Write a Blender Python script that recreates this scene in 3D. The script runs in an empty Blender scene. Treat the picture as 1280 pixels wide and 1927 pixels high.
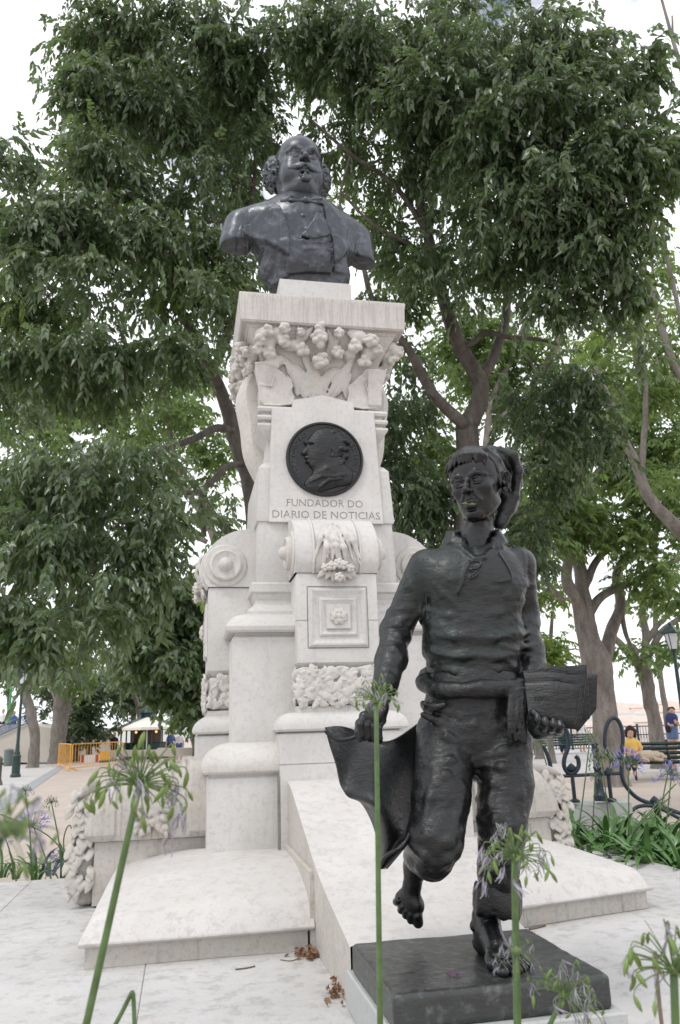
import bpy, bmesh, math, random
import numpy as np
from math import sin, cos, radians, pi, atan2, sqrt
from mathutils import Vector, Matrix
import openvdb

SC = bpy.context.scene
COL = SC.collection
rng = np.random.default_rng(7)
random.seed(7)

# ------------------------------------------------------------------ camera
F = 1480.0; CX, CY = 640.0, 963.5; EYE = 1.45
ROLL, TILT = radians(1.8), radians(15.4)
fwd = np.array([0, cos(TILT), sin(TILT)]); _u = np.array([0, -sin(TILT), cos(TILT)]); _r = np.array([1., 0, 0])
cup = _u*cos(ROLL)+_r*sin(ROLL); crt = _r*cos(ROLL)-_u*sin(ROLL)
cam = bpy.data.cameras.new('camera'); camo = bpy.data.objects.new('camera', cam); COL.objects.link(camo)
cam.sensor_fit = 'VERTICAL'; cam.sensor_height = 36.0; cam.lens = F/1927*36.0
cam.clip_start = 0.05; cam.clip_end = 3000
camo.matrix_world = Matrix(((crt[0], cup[0], -fwd[0], 0), (crt[1], cup[1], -fwd[1], 0), (crt[2], cup[2], -fwd[2], EYE), (0, 0, 0, 1)))
cam.dof.use_dof = True; cam.dof.focus_distance = 3.4; cam.dof.aperture_fstop = 7.0
SC.camera = camo

# ------------------------------------------------------------------ light
SUN_EL, SUN_AZ = radians(58), radians(215)       # azimuth clockwise from +Y
W = bpy.data.worlds.new('World'); SC.world = W; W.use_nodes = True
nt = W.node_tree; nt.nodes.clear()
out = nt.nodes.new('ShaderNodeOutputWorld'); bg = nt.nodes.new('ShaderNodeBackground')
sky = nt.nodes.new('ShaderNodeTexSky'); sky.sky_type = 'NISHITA'; sky.sun_disc = False
sky.sun_elevation = SUN_EL; sky.sun_rotation = SUN_AZ; sky.air_density = 1.0; sky.dust_density = 1.5
tc = nt.nodes.new('ShaderNodeTexCoord'); mp = nt.nodes.new('ShaderNodeMapping'); mp.inputs['Scale'].default_value = (1, 1, 2.2)
nz = nt.nodes.new('ShaderNodeTexNoise'); nz.inputs['Scale'].default_value = 3.4; nz.inputs['Detail'].default_value = 7; nz.inputs['Roughness'].default_value = .58
cr = nt.nodes.new('ShaderNodeValToRGB'); cr.color_ramp.elements[0].position = .27; cr.color_ramp.elements[1].position = .41
mx = nt.nodes.new('ShaderNodeMix'); mx.data_type = 'RGBA'
mx.inputs['B'].default_value = (12.2, 12.4, 13.0, 1)
bg.inputs['Strength'].default_value = 0.1
L = nt.links.new
L(tc.outputs['Generated'], mp.inputs['Vector']); L(mp.outputs[0], nz.inputs['Vector']); L(nz.outputs['Fac'], cr.inputs['Fac'])
L(cr.outputs['Color'], mx.inputs['Factor']); L(sky.outputs[0], mx.inputs['A']); L(mx.outputs['Result'], bg.inputs['Color']); L(bg.outputs[0], out.inputs['Surface'])
sun = bpy.data.lights.new('sun', 'SUN'); sun.energy = 1.0; sun.angle = radians(14); sun.color = (1, .96, .9)
suno = bpy.data.objects.new('sun', sun); COL.objects.link(suno)
sd = Vector((sin(SUN_AZ)*cos(SUN_EL), cos(SUN_AZ)*cos(SUN_EL), sin(SUN_EL)))
suno.rotation_euler = sd.to_track_quat('Z', 'Y').to_euler(); suno.location = sd*40
SC.view_settings.view_transform = 'Standard'; SC.view_settings.look = 'None'
SC.view_settings.gamma = 1.0; SC.view_settings.exposure = 0.25; SC.view_settings.use_curve_mapping = False
SC.cycles.max_bounces = 6; SC.cycles.diffuse_bounces = 3; SC.cycles.glossy_bounces = 3; SC.cycles.transmission_bounces = 3
SC.cycles.transparent_max_bounces = 8

# ------------------------------------------------------------------ measuring: a sight line at a chosen distance
EYEP = np.array([0, 0, EYE])
def ray(x, y): return fwd+crt*(x-CX)/F-cup*(y-CY)/F
def at(x, y, Y): d = ray(x, y); return EYEP+d*(Y/d[1])
def onz(x, y, z): d = ray(x, y); return EYEP+d*((z-EYE)/d[2])
YAW = radians(11.4)
MU = np.array([cos(YAW), sin(YAW), 0]); MV = np.array([-sin(YAW), cos(YAW), 0])
UC, VC, ZP = .92, 5.5, .52                       # monument centre, height of the paved platform
MO = MU*UC+MV*VC
def onM(x, y, v):                                 # -> (u, z) about the monument axis, on the plane v
    d = ray(x, y); t = (v-EYEP@MV)/(d@MV); p = EYEP+d*t
    return (p@MU-UC, p[2])

# ------------------------------------------------------------------ objects
def link(o, parent=None):
    COL.objects.link(o)
    if parent is not None: o.parent = parent
    return o
def empty(name, loc, rz=0., label=None, cat=None, group=None):
    o = bpy.data.objects.new(name, None); o.empty_display_size = .1
    o.location = tuple(loc); o.rotation_euler = (0, 0, rz); link(o)
    if label: o['label'] = label
    if cat: o['category'] = cat
    if group: o['group'] = group
    return o
def tag(o, label=None, cat=None, group=None, kind=None):
    if label: o['label'] = label
    if cat: o['category'] = cat
    if group: o['group'] = group
    if kind: o['kind'] = kind
    return o
def chain(o):
    m = Matrix.Identity(4)
    while o is not None:
        m = Matrix.LocRotScale(o.location, o.rotation_euler, o.scale) @ m; o = o.parent
    return m
def rawmesh(name, v, quads=None, tris=None, mats=(), smooth=True, sharp=None, midx=None):
    me = bpy.data.meshes.new(name); v = np.asarray(v, np.float32)
    nq = 0 if quads is None else len(quads); nt_ = 0 if tris is None else len(tris)
    me.vertices.add(len(v)); me.vertices.foreach_set('co', v.ravel())
    li = []
    if nq: li.append(np.asarray(quads, np.int32).ravel())
    if nt_: li.append(np.asarray(tris, np.int32).ravel())
    li = np.concatenate(li); me.loops.add(len(li)); me.loops.foreach_set('vertex_index', li)
    me.polygons.add(nq+nt_)
    st = np.concatenate([np.arange(nq)*4, nq*4+np.arange(nt_)*3]).astype(np.int32)
    me.polygons.foreach_set('loop_start', st)
    for m in mats: me.materials.append(m)
    if midx is not None: me.polygons.foreach_set('material_index', np.asarray(midx, np.int32))
    me.polygons.foreach_set('use_smooth', np.full(nq+nt_, smooth, bool))
    me.update(calc_edges=True)
    if sharp: me.set_sharp_from_angle(angle=radians(sharp))
    return me
def build(name, v, quads=None, tris=None, mat=None, parent=None, smooth=True, sharp=None, midx=None, mats=None):
    """vertices in world coordinates; stored relative to the parent"""
    v = np.asarray(v, float)
    if parent is not None:
        mi = np.array(chain(parent).inverted()); v = v@mi[:3, :3].T+mi[:3, 3]
    me = rawmesh(name, v, quads, tris, mats or ([mat] if mat else []), smooth, sharp, midx)
    return link(bpy.data.objects.new(name, me), parent)
def bmobj(name, bm, mat, parent=None, smooth=True, sharp=35, world=True):
    """bmesh in world coordinates"""
    if parent is not None and world: bm.transform(chain(parent).inverted())
    me = bpy.data.meshes.new(name); bm.normal_update(); bm.to_mesh(me); bm.free()
    me.materials.append(mat)
    me.polygons.foreach_set('use_smooth', np.full(len(me.polygons), smooth, bool))
    if smooth: me.set_sharp_from_angle(angle=radians(sharp))
    return link(bpy.data.objects.new(name, me), parent)
def copy_tree(o, parent=None):
    c = o.copy(); COL.objects.link(c)
    if parent is not None: c.parent = parent
    for ch in list(o.children): copy_tree(ch, c)
    return c

class MB:
    """collects quads and triangles for one mesh"""
    def __init__(s): s.v = []; s.q = []; s.t = []; s.n = 0
    def add(s, v, q=(), t=()):
        v = np.asarray(v, float); s.v.append(v)
        if len(q): s.q.append(np.asarray(q, int)+s.n)
        if len(t): s.t.append(np.asarray(t, int)+s.n)
        s.n += len(v)
    def box(s, lo, hi, M=None):
        lo = np.array(lo, float); hi = np.array(hi, float)
        v = np.array([[(lo, hi)[(i >> k) & 1][k] for k in range(3)] for i in range(8)])
        if M is not None: v = v@M[:3, :3].T+M[:3, 3]
        s.add(v, [(0, 2, 3, 1), (4, 5, 7, 6), (0, 1, 5, 4), (2, 6, 7, 3), (0, 4, 6, 2), (1, 3, 7, 5)])
    def tube(s, pts, rad, n=8, cap=True, flat=1.0):
        pts = np.asarray(pts, float); m = len(pts); rad = np.broadcast_to(np.asarray(rad, float), (m,))
        T = np.gradient(pts, axis=0); T /= np.linalg.norm(T, axis=1)[:, None]+1e-12
        a = np.array([0, 0, 1.]) if abs(T[0][2]) < .8 else np.array([1., 0, 0])
        N = np.zeros_like(T); x = np.cross(T[0], a); x /= np.linalg.norm(x)
        for i in range(m):
            x = x-T[i]*(x@T[i]); x /= np.linalg.norm(x)+1e-12; N[i] = x
        B = np.cross(T, N); th = np.arange(n)*2*pi/n
        v = pts[:, None]+rad[:, None, None]*(np.cos(th)[None, :, None]*N[:, None]+flat*np.sin(th)[None, :, None]*B[:, None])
        i, j = np.meshgrid(np.arange(m-1), np.arange(n), indexing='ij'); k = (j+1) % n
        q = np.stack([i*n+j, i*n+k, (i+1)*n+k, (i+1)*n+j], -1).reshape(-1, 4)
        V = v.reshape(-1, 3); t = []
        if cap:
            V = np.vstack([V, pts[0], pts[-1]]); c0 = m*n
            t = [(c0, (j+1) % n, j) for j in range(n)]+[(c0+1, (m-1)*n+j, (m-1)*n+(j+1) % n) for j in range(n)]
        s.add(V, q, t)
    def grid(s, P):
        P = np.asarray(P, float); a, b = P.shape[:2]
        i, j = np.meshgrid(np.arange(a-1), np.arange(b-1), indexing='ij')
        s.add(P.reshape(-1, 3), np.stack([i*b+j, (i+1)*b+j, (i+1)*b+j+1, i*b+j+1], -1).reshape(-1, 4))
    def lathe(s, prof, c, n=20, ax=None, ang=2*pi):
        """prof (r, h) pairs about the axis through c (default z)"""
        c = np.asarray(c, float); ax = np.array([0, 0, 1.]) if ax is None else np.asarray(ax, float)
        ax = ax/np.linalg.norm(ax); x = np.cross(ax, [0, 0, 1.] if abs(ax[2]) < .9 else [0, 1., 0]); x /= np.linalg.norm(x); y = np.cross(ax, x)
        th = np.arange(n)*2*pi/n; m = len(prof)
        P = np.array([[c+ax*h+r*(x*cos(t)+y*sin(t)) for t in th] for r, h in prof])
        i, j = np.meshgrid(np.arange(m-1), np.arange(n), indexing='ij'); k = (j+1) % n
        s.add(P.reshape(-1, 3), np.stack([i*n+j, i*n+k, (i+1)*n+k, (i+1)*n+j], -1).reshape(-1, 4))
    def obj(s, name, mat, parent=None, smooth=True, sharp=None):
        q = np.vstack(s.q) if s.q else None; t = np.vstack(s.t) if s.t else None
        return build(name, np.vstack(s.v), q, t, mat, parent, smooth, sharp)

def crom(pts, n=6):
    """smooth curve through points (any number of columns)"""
    P = np.asarray(pts, float)
    if len(P) < 3: return np.array([P[0]+(P[-1]-P[0])*t for t in np.linspace(0, 1, n+1)])
    E = np.vstack([2*P[0]-P[1], P, 2*P[-1]-P[-2]]); o = []
    for i in range(len(P)-1):
        a, b, c, d = E[i:i+4]
        for t in np.arange(n)/n:
            o.append(.5*((2*b)+(c-a)*t+(2*a-5*b+4*c-d)*t*t+(-a+3*b-3*c+d)*t**3))
    o.append(P[-1]); return np.array(o)

# ------------------------------------------------------------------ value noise
_T = np.random.default_rng(3).random((32, 32, 32)).astype(np.float32)
def vnoise(p):
    p = np.asarray(p, np.float32); i = np.floor(p).astype(np.int32); f = p-i; f = f*f*(3-2*f)
    x0, y0, z0 = (i[:, 0] & 31), (i[:, 1] & 31), (i[:, 2] & 31); x1, y1, z1 = (x0+1) & 31, (y0+1) & 31, (z0+1) & 31
    fx, fy, fz = f[:, 0], f[:, 1], f[:, 2]
    a = _T[x0, y0, z0]*(1-fx)+_T[x1, y0, z0]*fx; b = _T[x0, y1, z0]*(1-fx)+_T[x1, y1, z0]*fx
    c = _T[x0, y0, z1]*(1-fx)+_T[x1, y0, z1]*fx; d = _T[x0, y1, z1]*(1-fx)+_T[x1, y1, z1]*fx
    return (a*(1-fy)+b*fy)*(1-fz)+(c*(1-fy)+d*fy)*fz
def fbm(p, o=3):
    s = 0; w = 1; t = 0; p = np.asarray(p, np.float32)
    for k in range(o): s = s+w*vnoise(p+17.3*k); t += w; w *= .5; p = p*2.03
    return s/t

# ------------------------------------------------------------------ signed distance sculpting
class SDF:
    def __init__(s, lo, hi, h):
        s.lo = np.array(lo, float); s.h = h; s.n = np.ceil((np.array(hi)-s.lo)/h).astype(int)+1
        s.a = np.full(s.n, 1.0, np.float32)
        s.ax = [(s.lo[k]+np.arange(s.n[k])*h).astype(np.float32) for k in range(3)]
    def win(s, lo, hi):
        i0 = np.clip(np.floor((np.asarray(lo)-s.lo)/s.h).astype(int), 0, s.n-1); i1 = np.clip(np.ceil((np.asarray(hi)-s.lo)/s.h).astype(int)+1, 1, s.n)
        i1 = np.maximum(i1, i0+1)
        sl = tuple(slice(i0[k], i1[k]) for k in range(3))
        return sl, s.ax[0][sl[0]][:, None, None], s.ax[1][sl[1]][None, :, None], s.ax[2][sl[2]][None, None, :]
    def put(s, lo, hi, fn, k=0., mode='u'):
        pad = k+3*s.h; sl, X, Y, Z = s.win(np.asarray(lo)-pad, np.asarray(hi)+pad)
        d = fn(X, Y, Z); a = s.a[sl]
        if mode == 'u':
            if k > 0: h = np.maximum(k-np.abs(a-d), 0)/k; s.a[sl] = np.minimum(a, d)-h*h*k*.25
            else: s.a[sl] = np.minimum(a, d)
        else:
            d = -d
            if k > 0: h = np.maximum(k-np.abs(a-d), 0)/k; s.a[sl] = np.maximum(a, d)+h*h*k*.25
            else: s.a[sl] = np.maximum(a, d)
    def cone(s, a, b, r1, r2=None, k=0., mode='u', sq=None):
        """round cone; sq = (sx, sy, sz) squashes it about a"""
        r2 = r1 if r2 is None else r2; a = np.array(a, float); b = np.array(b, float)
        R = max(r1, r2); S = np.ones(3) if sq is None else np.array(sq, float)
        ab = (b-a)/S; L2 = ab@ab+1e-12
        def fn(X, Y, Z):
            x, y, z = (X-a[0])/S[0], (Y-a[1])/S[1], (Z-a[2])/S[2]
            t = np.clip((x*ab[0]+y*ab[1]+z*ab[2])/L2, 0, 1)
            return (np.sqrt((x-t*ab[0])**2+(y-t*ab[1])**2+(z-t*ab[2])**2)-(r1+(r2-r1)*t))*S.min()
        e = R*S; s.put(np.minimum(a, b)-e, np.maximum(a, b)+e, fn, k, mode)
    def poly(s, pts, rad, k=.01, mode='u', sq=None):
        rad = np.broadcast_to(np.asarray(rad, float), (len(pts),))
        for i in range(len(pts)-1): s.cone(pts[i], pts[i+1], rad[i], rad[i+1], k, mode, sq)
    def ell(s, c, r, k=0., mode='u', R=None):
        c = np.array(c, float); r = np.array(r, float); e = np.full(3, r.max()) if R is not None else r
        def fn(X, Y, Z):
            x, y, z = X-c[0], Y-c[1], Z-c[2]
            if R is not None:
                x, y, z = R[0][0]*x+R[0][1]*y+R[0][2]*z, R[1][0]*x+R[1][1]*y+R[1][2]*z, R[2][0]*x+R[2][1]*y+R[2][2]*z
            k0 = np.sqrt((x/r[0])**2+(y/r[1])**2+(z/r[2])**2); k1 = np.sqrt((x/r[0]**2)**2+(y/r[1]**2)**2+(z/r[2]**2)**2)+1e-9
            return k0*(k0-1)/k1
        s.put(c-e, c+e, fn, k, mode)
    def leaf(s, a, b, w, th, nrm, k=.004, mode='u', bend=0.):
        """flattened pointed leaf from a to b; nrm = its face normal"""
        a = np.array(a, float); b = np.array(b, float); d = b-a; Ln = np.linalg.norm(d); d = d/Ln
        n = np.array(nrm, float); n = n-d*(n@d); n /= np.linalg.norm(n)+1e-9; sd_ = np.cross(d, n); c = (a+b)/2; e = np.full(3, Ln/2+w)
        def fn(X, Y, Z):
            x, y, z = X-c[0], Y-c[1], Z-c[2]
            l = (d[0]*x+d[1]*y+d[2]*z)/(Ln/2); q = sd_[0]*x+sd_[1]*y+sd_[2]*z; m = n[0]*x+n[1]*y+n[2]*z
            m = m-bend*(1-l*l)
            wl = w*np.clip((1-l*l)*(1-.35*l), 0.02, None)
            g = np.sqrt((q/wl)**2+(m/(th*np.clip(1.15-l*l, .15, None)))**2)-1
            dd = g*th*.75 + .12*th*np.exp(-(q/(.18*w))**2)
            return np.maximum(dd, (np.abs(l)-1)*Ln/2)
        s.put(c-e, c+e, fn, k, mode)
    def box(s, c, hf, r=0., k=0., mode='u', R=None):
        c = np.array(c, float); hf = np.array(hf, float); e = np.full(3, np.linalg.norm(hf)) if R is not None else hf
        def fn(X, Y, Z):
            x, y, z = X-c[0], Y-c[1], Z-c[2]
            if R is not None:
                x, y, z = R[0][0]*x+R[0][1]*y+R[0][2]*z, R[1][0]*x+R[1][1]*y+R[1][2]*z, R[2][0]*x+R[2][1]*y+R[2][2]*z
            qx, qy, qz = np.abs(x)-hf[0]+r, np.abs(y)-hf[1]+r, np.abs(z)-hf[2]+r
            return np.sqrt(np.maximum(qx, 0)**2+np.maximum(qy, 0)**2+np.maximum(qz, 0)**2)+np.minimum(np.maximum(qx, np.maximum(qy, qz)), 0)-r
        s.put(c-e, c+e, fn, k, mode)
    def layer(s, base, poly, off, ymax, k=.006, mode='u', zax=2, rnd=.0):
        """a sheet of thickness off lying on the surface `base`, cut out by a polygon in x-z, where y < ymax"""
        P = np.array(poly, float); lo = np.array([P[:, 0].min(), s.lo[1], P[:, 1].min()]); hi = np.array([P[:, 0].max(), ymax, P[:, 1].max()])
        pad = k+3*s.h; sl, X, Y, Z = s.win(lo-pad, hi+pad)
        x, z = X[:, 0, :], Z[:, 0, :]; x, z = np.broadcast_arrays(x, z)
        d = np.full(x.shape, 1e9); sg = np.ones(x.shape)
        for i in range(len(P)):
            a = P[i]; b = P[i-1]; e = b-a; wx, wz = x-a[0], z-a[1]
            t = np.clip((wx*e[0]+wz*e[1])/(e@e+1e-12), 0, 1); d = np.minimum(d, (wx-e[0]*t)**2+(wz-e[1]*t)**2)
            c1 = z >= a[1]; c2 = z < b[1]; c3 = e[0]*wz > e[1]*wx
            sg = np.where((c1 & c2 & c3) | (~c1 & ~c2 & ~c3), -sg, sg)
        d2 = (sg*np.sqrt(d))[:, None, :]
        dd = np.maximum(np.maximum(base[sl]-off, d2), Y-ymax)
        if rnd: dd = dd
        a = s.a[sl]; h = np.maximum(k-np.abs(a-dd), 0)/k; s.a[sl] = np.minimum(a, dd)-h*h*k*.25
    def disp(s, fn, band=4):
        """push the surface out by fn(points) inside a narrow band"""
        m = np.abs(s.a) < band*s.h; i = np.argwhere(m); p = s.lo+i*s.h
        s.a[m] -= fn(p).astype(np.float32)
    def mesh(s, iso=0.):
        g = openvdb.FloatGrid(3*s.h); a = np.clip(s.a-iso, -3*s.h, 3*s.h).astype(np.float32)
        a[0] = a[-1] = 3*s.h; a[:, 0] = a[:, -1] = 3*s.h; a[:, :, 0] = a[:, :, -1] = 3*s.h
        g.copyFromArray(np.ascontiguousarray(a)); r = g.convertToPolygons(isovalue=0.0)
        p, q = r[0], r[-1]
        return s.lo+np.asarray(p, float)*s.h, np.asarray(q, int)[:, ::-1]
    def obj(s, name, mat, parent=None, M=None):
        p, q = s.mesh()
        if M is not None: p = p@M[:3, :3].T+M[:3, 3]
        return build(name, p, q, None, mat, parent)
def rot(ax, a):
    return np.array(Matrix.Rotation(a, 3, ax))
# ------------------------------------------------------------------ materials
def newmat(name):
    m = bpy.data.materials.new(name); m.use_nodes = True; n = m.node_tree
    return m, n, n.nodes['Principled BSDF'], n.links.new
def noise(n, vec, scale, detail=4, rough=.55, dist=0.):
    t = n.nodes.new('ShaderNodeTexNoise'); t.inputs['Scale'].default_value = scale; t.inputs['Detail'].default_value = detail
    t.inputs['Roughness'].default_value = rough; t.inputs['Distortion'].default_value = dist
    if vec is not None: n.links.new(vec, t.inputs['Vector'])
    return t.outputs['Fac']
def ramp(n, fac, stops):
    r = n.nodes.new('ShaderNodeValToRGB'); e = r.color_ramp.elements
    while len(e) < len(stops): e.new(.5)
    for k, (p, c) in enumerate(stops):
        e[k].position = p; e[k].color = (*c, 1) if len(c) == 3 else c
    n.links.new(fac, r.inputs['Fac']); return r.outputs['Color']
def g3(v): return (v, v, v)
def mixc(n, fac, a, b, mode='MIX'):
    x = n.nodes.new('ShaderNodeMix'); x.data_type = 'RGBA'; x.blend_type = mode
    for s, v in (('Factor', fac), ('A', a), ('B', b)):
        if isinstance(v, bpy.types.NodeSocket): n.links.new(v, x.inputs[s])
        elif s == 'Factor': x.inputs[s].default_value = v
        else: x.inputs[s].default_value = (*v, 1)
    return x.outputs['Result']
def mth(n, op, a, b=0.):
    x = n.nodes.new('ShaderNodeMath'); x.operation = op
    for i, v in enumerate((a, b)):
        if isinstance(v, bpy.types.NodeSocket): n.links.new(v, x.inputs[i])
        else: x.inputs[i].default_value = v
    return x.outputs[0]
def coord(n, scale=(1, 1, 1), kind='Object'):
    t = n.nodes.new('ShaderNodeTexCoord'); m = n.nodes.new('ShaderNodeMapping'); m.inputs['Scale'].default_value = scale
    n.links.new(t.outputs[kind], m.inputs['Vector']); return m.outputs[0]
def bump(n, p, h, strength=.3, dist=.01):
    b = n.nodes.new('ShaderNodeBump'); b.inputs['Strength'].default_value = strength; b.inputs['Distance'].default_value = dist
    n.links.new(h, b.inputs['Height']); n.links.new(b.outputs[0], p.inputs['Normal']); return b
def simple(name, c, rough=.6, metal=0., var=.25, scale=20, bmp=.15, bd=.004):
    m, n, p, l = newmat(name); v = coord(n)
    f = noise(n, v, scale, 4)
    lo = tuple(x*(1-var) for x in c); hi = tuple(min(1, x*(1+var)) for x in c)
    l(ramp(n, f, [(.3, lo), (.7, hi)]), p.inputs['Base Color'])
    p.inputs['Roughness'].default_value = rough; p.inputs['Metallic'].default_value = metal
    if bmp: bump(n, p, f, bmp, bd)
    return m
def stone(name, base, dirt, streak=.35, tool=0., grain=.25, vein=0., blot=.3, grit=.22, gs=34):
    m, n, p, l = newmat(name); v = coord(n)
    big = noise(n, v, 2.3, 6, .6, .4); fine = noise(n, v, 60, 4, .6); mid = noise(n, v, 9, 5, .65)
    c = mixc(n, ramp(n, big, [(.35, g3(0)), (.7, g3(1))]), tuple(x*.9 for x in base), tuple(min(1, x*1.06) for x in base))
    warm = (base[0]*.96, base[1]*.90, base[2]*.82)
    c = mixc(n, ramp(n, mid, [(.5, g3(0)), (.75, g3(blot))]), c, warm)
    vs = coord(n, (11, 11, .8)); st = noise(n, vs, 2.2, 5, .7); msk = noise(n, v, 1.7, 3)
    sf = mth(n, 'MULTIPLY', ramp(n, st, [(.55, g3(0)), (.78, g3(1))]), ramp(n, msk, [(.42, g3(0)), (.6, g3(streak))]))
    c = mixc(n, sf, c, dirt)
    sp = noise(n, v, 140, 2, .5)
    c = mixc(n, ramp(n, sp, [(.62, g3(0)), (.70, g3(.35))]), c, dirt)
    sp2 = noise(n, v, gs, 6, .7); c = mixc(n, ramp(n, sp2, [(.50, g3(0)), (.64, g3(grit))]), c, dirt)
    if vein:
        w = n.nodes.new('ShaderNodeTexVoronoi'); w.feature = 'DISTANCE_TO_EDGE'; w.inputs['Scale'].default_value = 5.5
        dn = n.nodes.new('ShaderNodeTexNoise'); dn.inputs['Scale'].default_value = 5; dn.inputs['Detail'].default_value = 6; l(v, dn.inputs['Vector'])
        vm = n.nodes.new('ShaderNodeVectorMath'); vm.operation = 'MULTIPLY_ADD'; l(dn.outputs['Color'], vm.inputs[0]); vm.inputs[1].default_value = (.45, .45, .45); l(v, vm.inputs[2])
        l(vm.outputs[0], w.inputs['Vector'])
        vf = mth(n, 'MULTIPLY', ramp(n, w.outputs['Distance'], [(.0, g3(1)), (.022, g3(0))]), ramp(n, noise(n, v, 6, 5), [(.48, g3(0)), (.6, g3(vein))]))
        c = mixc(n, vf, c, tuple(x*.55 for x in base))
    l(c, p.inputs['Base Color']); p.inputs['Roughness'].default_value = .72; p.inputs['Specular IOR Level'].default_value = .35
    h = mth(n, 'ADD', mth(n, 'MULTIPLY', fine, .5), mid)
    if tool:
        tv = coord(n, (75, 75, 2)); h = mth(n, 'ADD', mth(n, 'MULTIPLY', ramp(n, noise(n, tv, 1, 2), [(.4, g3(0)), (.6, g3(1))]), tool), h)
        # tooth chisel marks hold grime
        c2 = mixc(n, mth(n, 'MULTIPLY', ramp(n, noise(n, tv, 1, 2), [(.5, g3(0)), (.62, g3(.34))]), 1.0), c, dirt); l(c2, p.inputs['Base Color'])
    bump(n, p, h, grain, .006); return m
LIME = (.585, .572, .553)
M_STONE = stone('pale_limestone', LIME, (.30, .28, .25))
M_TOOLED = stone('tooled_limestone', (.56, .535, .51), (.30, .28, .26), .5, 1.2, .4)
M_WORN = stone('weathered_limestone', (.49, .465, .425), (.13, .115, .09), .85, 0, .5, 0, .8)
M_TOP = stone('veined_limestone', (.57, .55, .53), (.34, .31, .29), .12, 0, .6, .35, .5, .34, 22)
M_CARVE = stone('carved_limestone', (.57, .55, .52), (.28, .25, .21), .45, 0, .35, 0, .6)
M_SUPPORT = stone('grey_stone_plinth', (.42, .43, .42), (.25, .25, .24), .4, 0, .4)
M_JOINT = simple('dark_joint', (.22, .21, .19), .9)

def bronze(name, dark, patina, light, rough=.42, pat=.4, metal=.35, bstr=.35, scale=1.):
    m, n, p, l = newmat(name); v = coord(n)
    a = noise(n, v, 5*scale, 6, .6, .5); b = noise(n, v, 28*scale, 5, .65); f = noise(n, v, 150*scale, 3)
    c = mixc(n, ramp(n, a, [(.42, g3(0)), (.72, g3(pat))]), dark, patina)
    c = mixc(n, ramp(n, b, [(.52, g3(0)), (.72, g3(.6))]), c, light)
    sk = noise(n, coord(n, (16, 16, 1.3)), 2., 5, .7); c = mixc(n, ramp(n, sk, [(.54, g3(0)), (.70, g3(.55))]), c, patina)
    l(c, p.inputs['Base Color']); p.inputs['Metallic'].default_value = metal; p.inputs['Specular IOR Level'].default_value = .6; p.inputs['Coat Weight'].default_value = .06
    l(ramp(n, b, [(.3, g3(rough-.12)), (.75, g3(rough+.18))]), p.inputs['Roughness'])
    hv = coord(n, (1, 1, 2.4)); hb = noise(n, hv, 30*scale, 5, .6)
    bump(n, p, mth(n, 'ADD', hb, mth(n, 'MULTIPLY', f, .35)), bstr, .008); return m
M_BRZ = bronze('black_bronze', (.008, .008, .009), (.013, .022, .020), (.030, .031, .034), .36, .35, .3, .6)
M_SKIN = bronze('black_bronze_smooth', (.008, .008, .009), (.012, .02, .018), (.024, .025, .028), .29, .35, .3, .25)
M_KNIT = bronze('bronze_knit', (.009, .009, .010), (.012, .030, .025), (.032, .034, .037), .38, .5, .25, .45)
M_BUST = bronze('grey_bronze', (.045, .049, .060), (.085, .10, .11), (.20, .21, .24), .33, .7, .4, .3, .45)
M_BASE = bronze('bronze_plate', (.035, .037, .036), (.05, .06, .058), (.16, .17, .165), .38, .6, .25, .3)

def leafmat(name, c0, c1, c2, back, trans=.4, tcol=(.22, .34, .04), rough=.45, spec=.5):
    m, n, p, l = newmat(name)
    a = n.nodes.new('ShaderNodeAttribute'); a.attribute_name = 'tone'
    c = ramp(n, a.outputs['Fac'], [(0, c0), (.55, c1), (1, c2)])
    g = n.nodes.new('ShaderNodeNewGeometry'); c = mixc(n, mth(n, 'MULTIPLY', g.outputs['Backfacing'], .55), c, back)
    l(c, p.inputs['Base Color']); p.inputs['Roughness'].default_value = rough; p.inputs['Specular IOR Level'].default_value = spec
    t = n.nodes.new('ShaderNodeBsdfTranslucent'); l(mixc(n, .6, c, tcol), t.inputs['Color'])
    s = n.nodes.new('ShaderNodeMixShader'); s.inputs[0].default_value = trans
    l(p.outputs[0], s.inputs[1]); l(t.outputs[0], s.inputs[2]); l(s.outputs[0], n.nodes['Material Output'].inputs['Surface']); return m
M_LEAF = leafmat('hackberry_leaf', (.032, .060, .024), (.082, .132, .054), (.185, .23, .15), (.13, .165, .11), .38, (.24, .38, .06), .38, 1.0)
M_LEAF2 = leafmat('light_leaf', (.045, .085, .03), (.10, .165, .055), (.19, .25, .10), (.15, .2, .11), .48, (.32, .48, .08))
M_LEAF3 = leafmat('yellow_leaf', (.08, .13, .03), (.14, .22, .05), (.2, .28, .07), (.15, .2, .08), .5, (.34, .45, .05))
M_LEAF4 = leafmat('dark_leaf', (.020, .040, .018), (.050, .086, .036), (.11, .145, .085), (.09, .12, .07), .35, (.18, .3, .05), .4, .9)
def bark(name, a, b):
    m, n, p, l = newmat(name); v = coord(n, (3, 3, .8)); f = noise(n, v, 3, 6, .65); g = noise(n, coord(n), 22, 4)
    c = ramp(n, f, [(.35, a), (.7, b)]); c = mixc(n, ramp(n, g, [(.5, g3(0)), (.75, g3(.5))]), c, tuple(x*.5 for x in a))
    l(c, p.inputs['Base Color']); p.inputs['Roughness'].default_value = .85; bump(n, p, mth(n, 'ADD', f, mth(n, 'MULTIPLY', g, .5)), .8, .04); return m
M_BARK = bark('grey_brown_bark', (.075, .064, .055), (.17, .15, .13))
M_BARK2 = bark('grey_bark', (.13, .11, .095), (.26, .235, .21))
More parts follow.
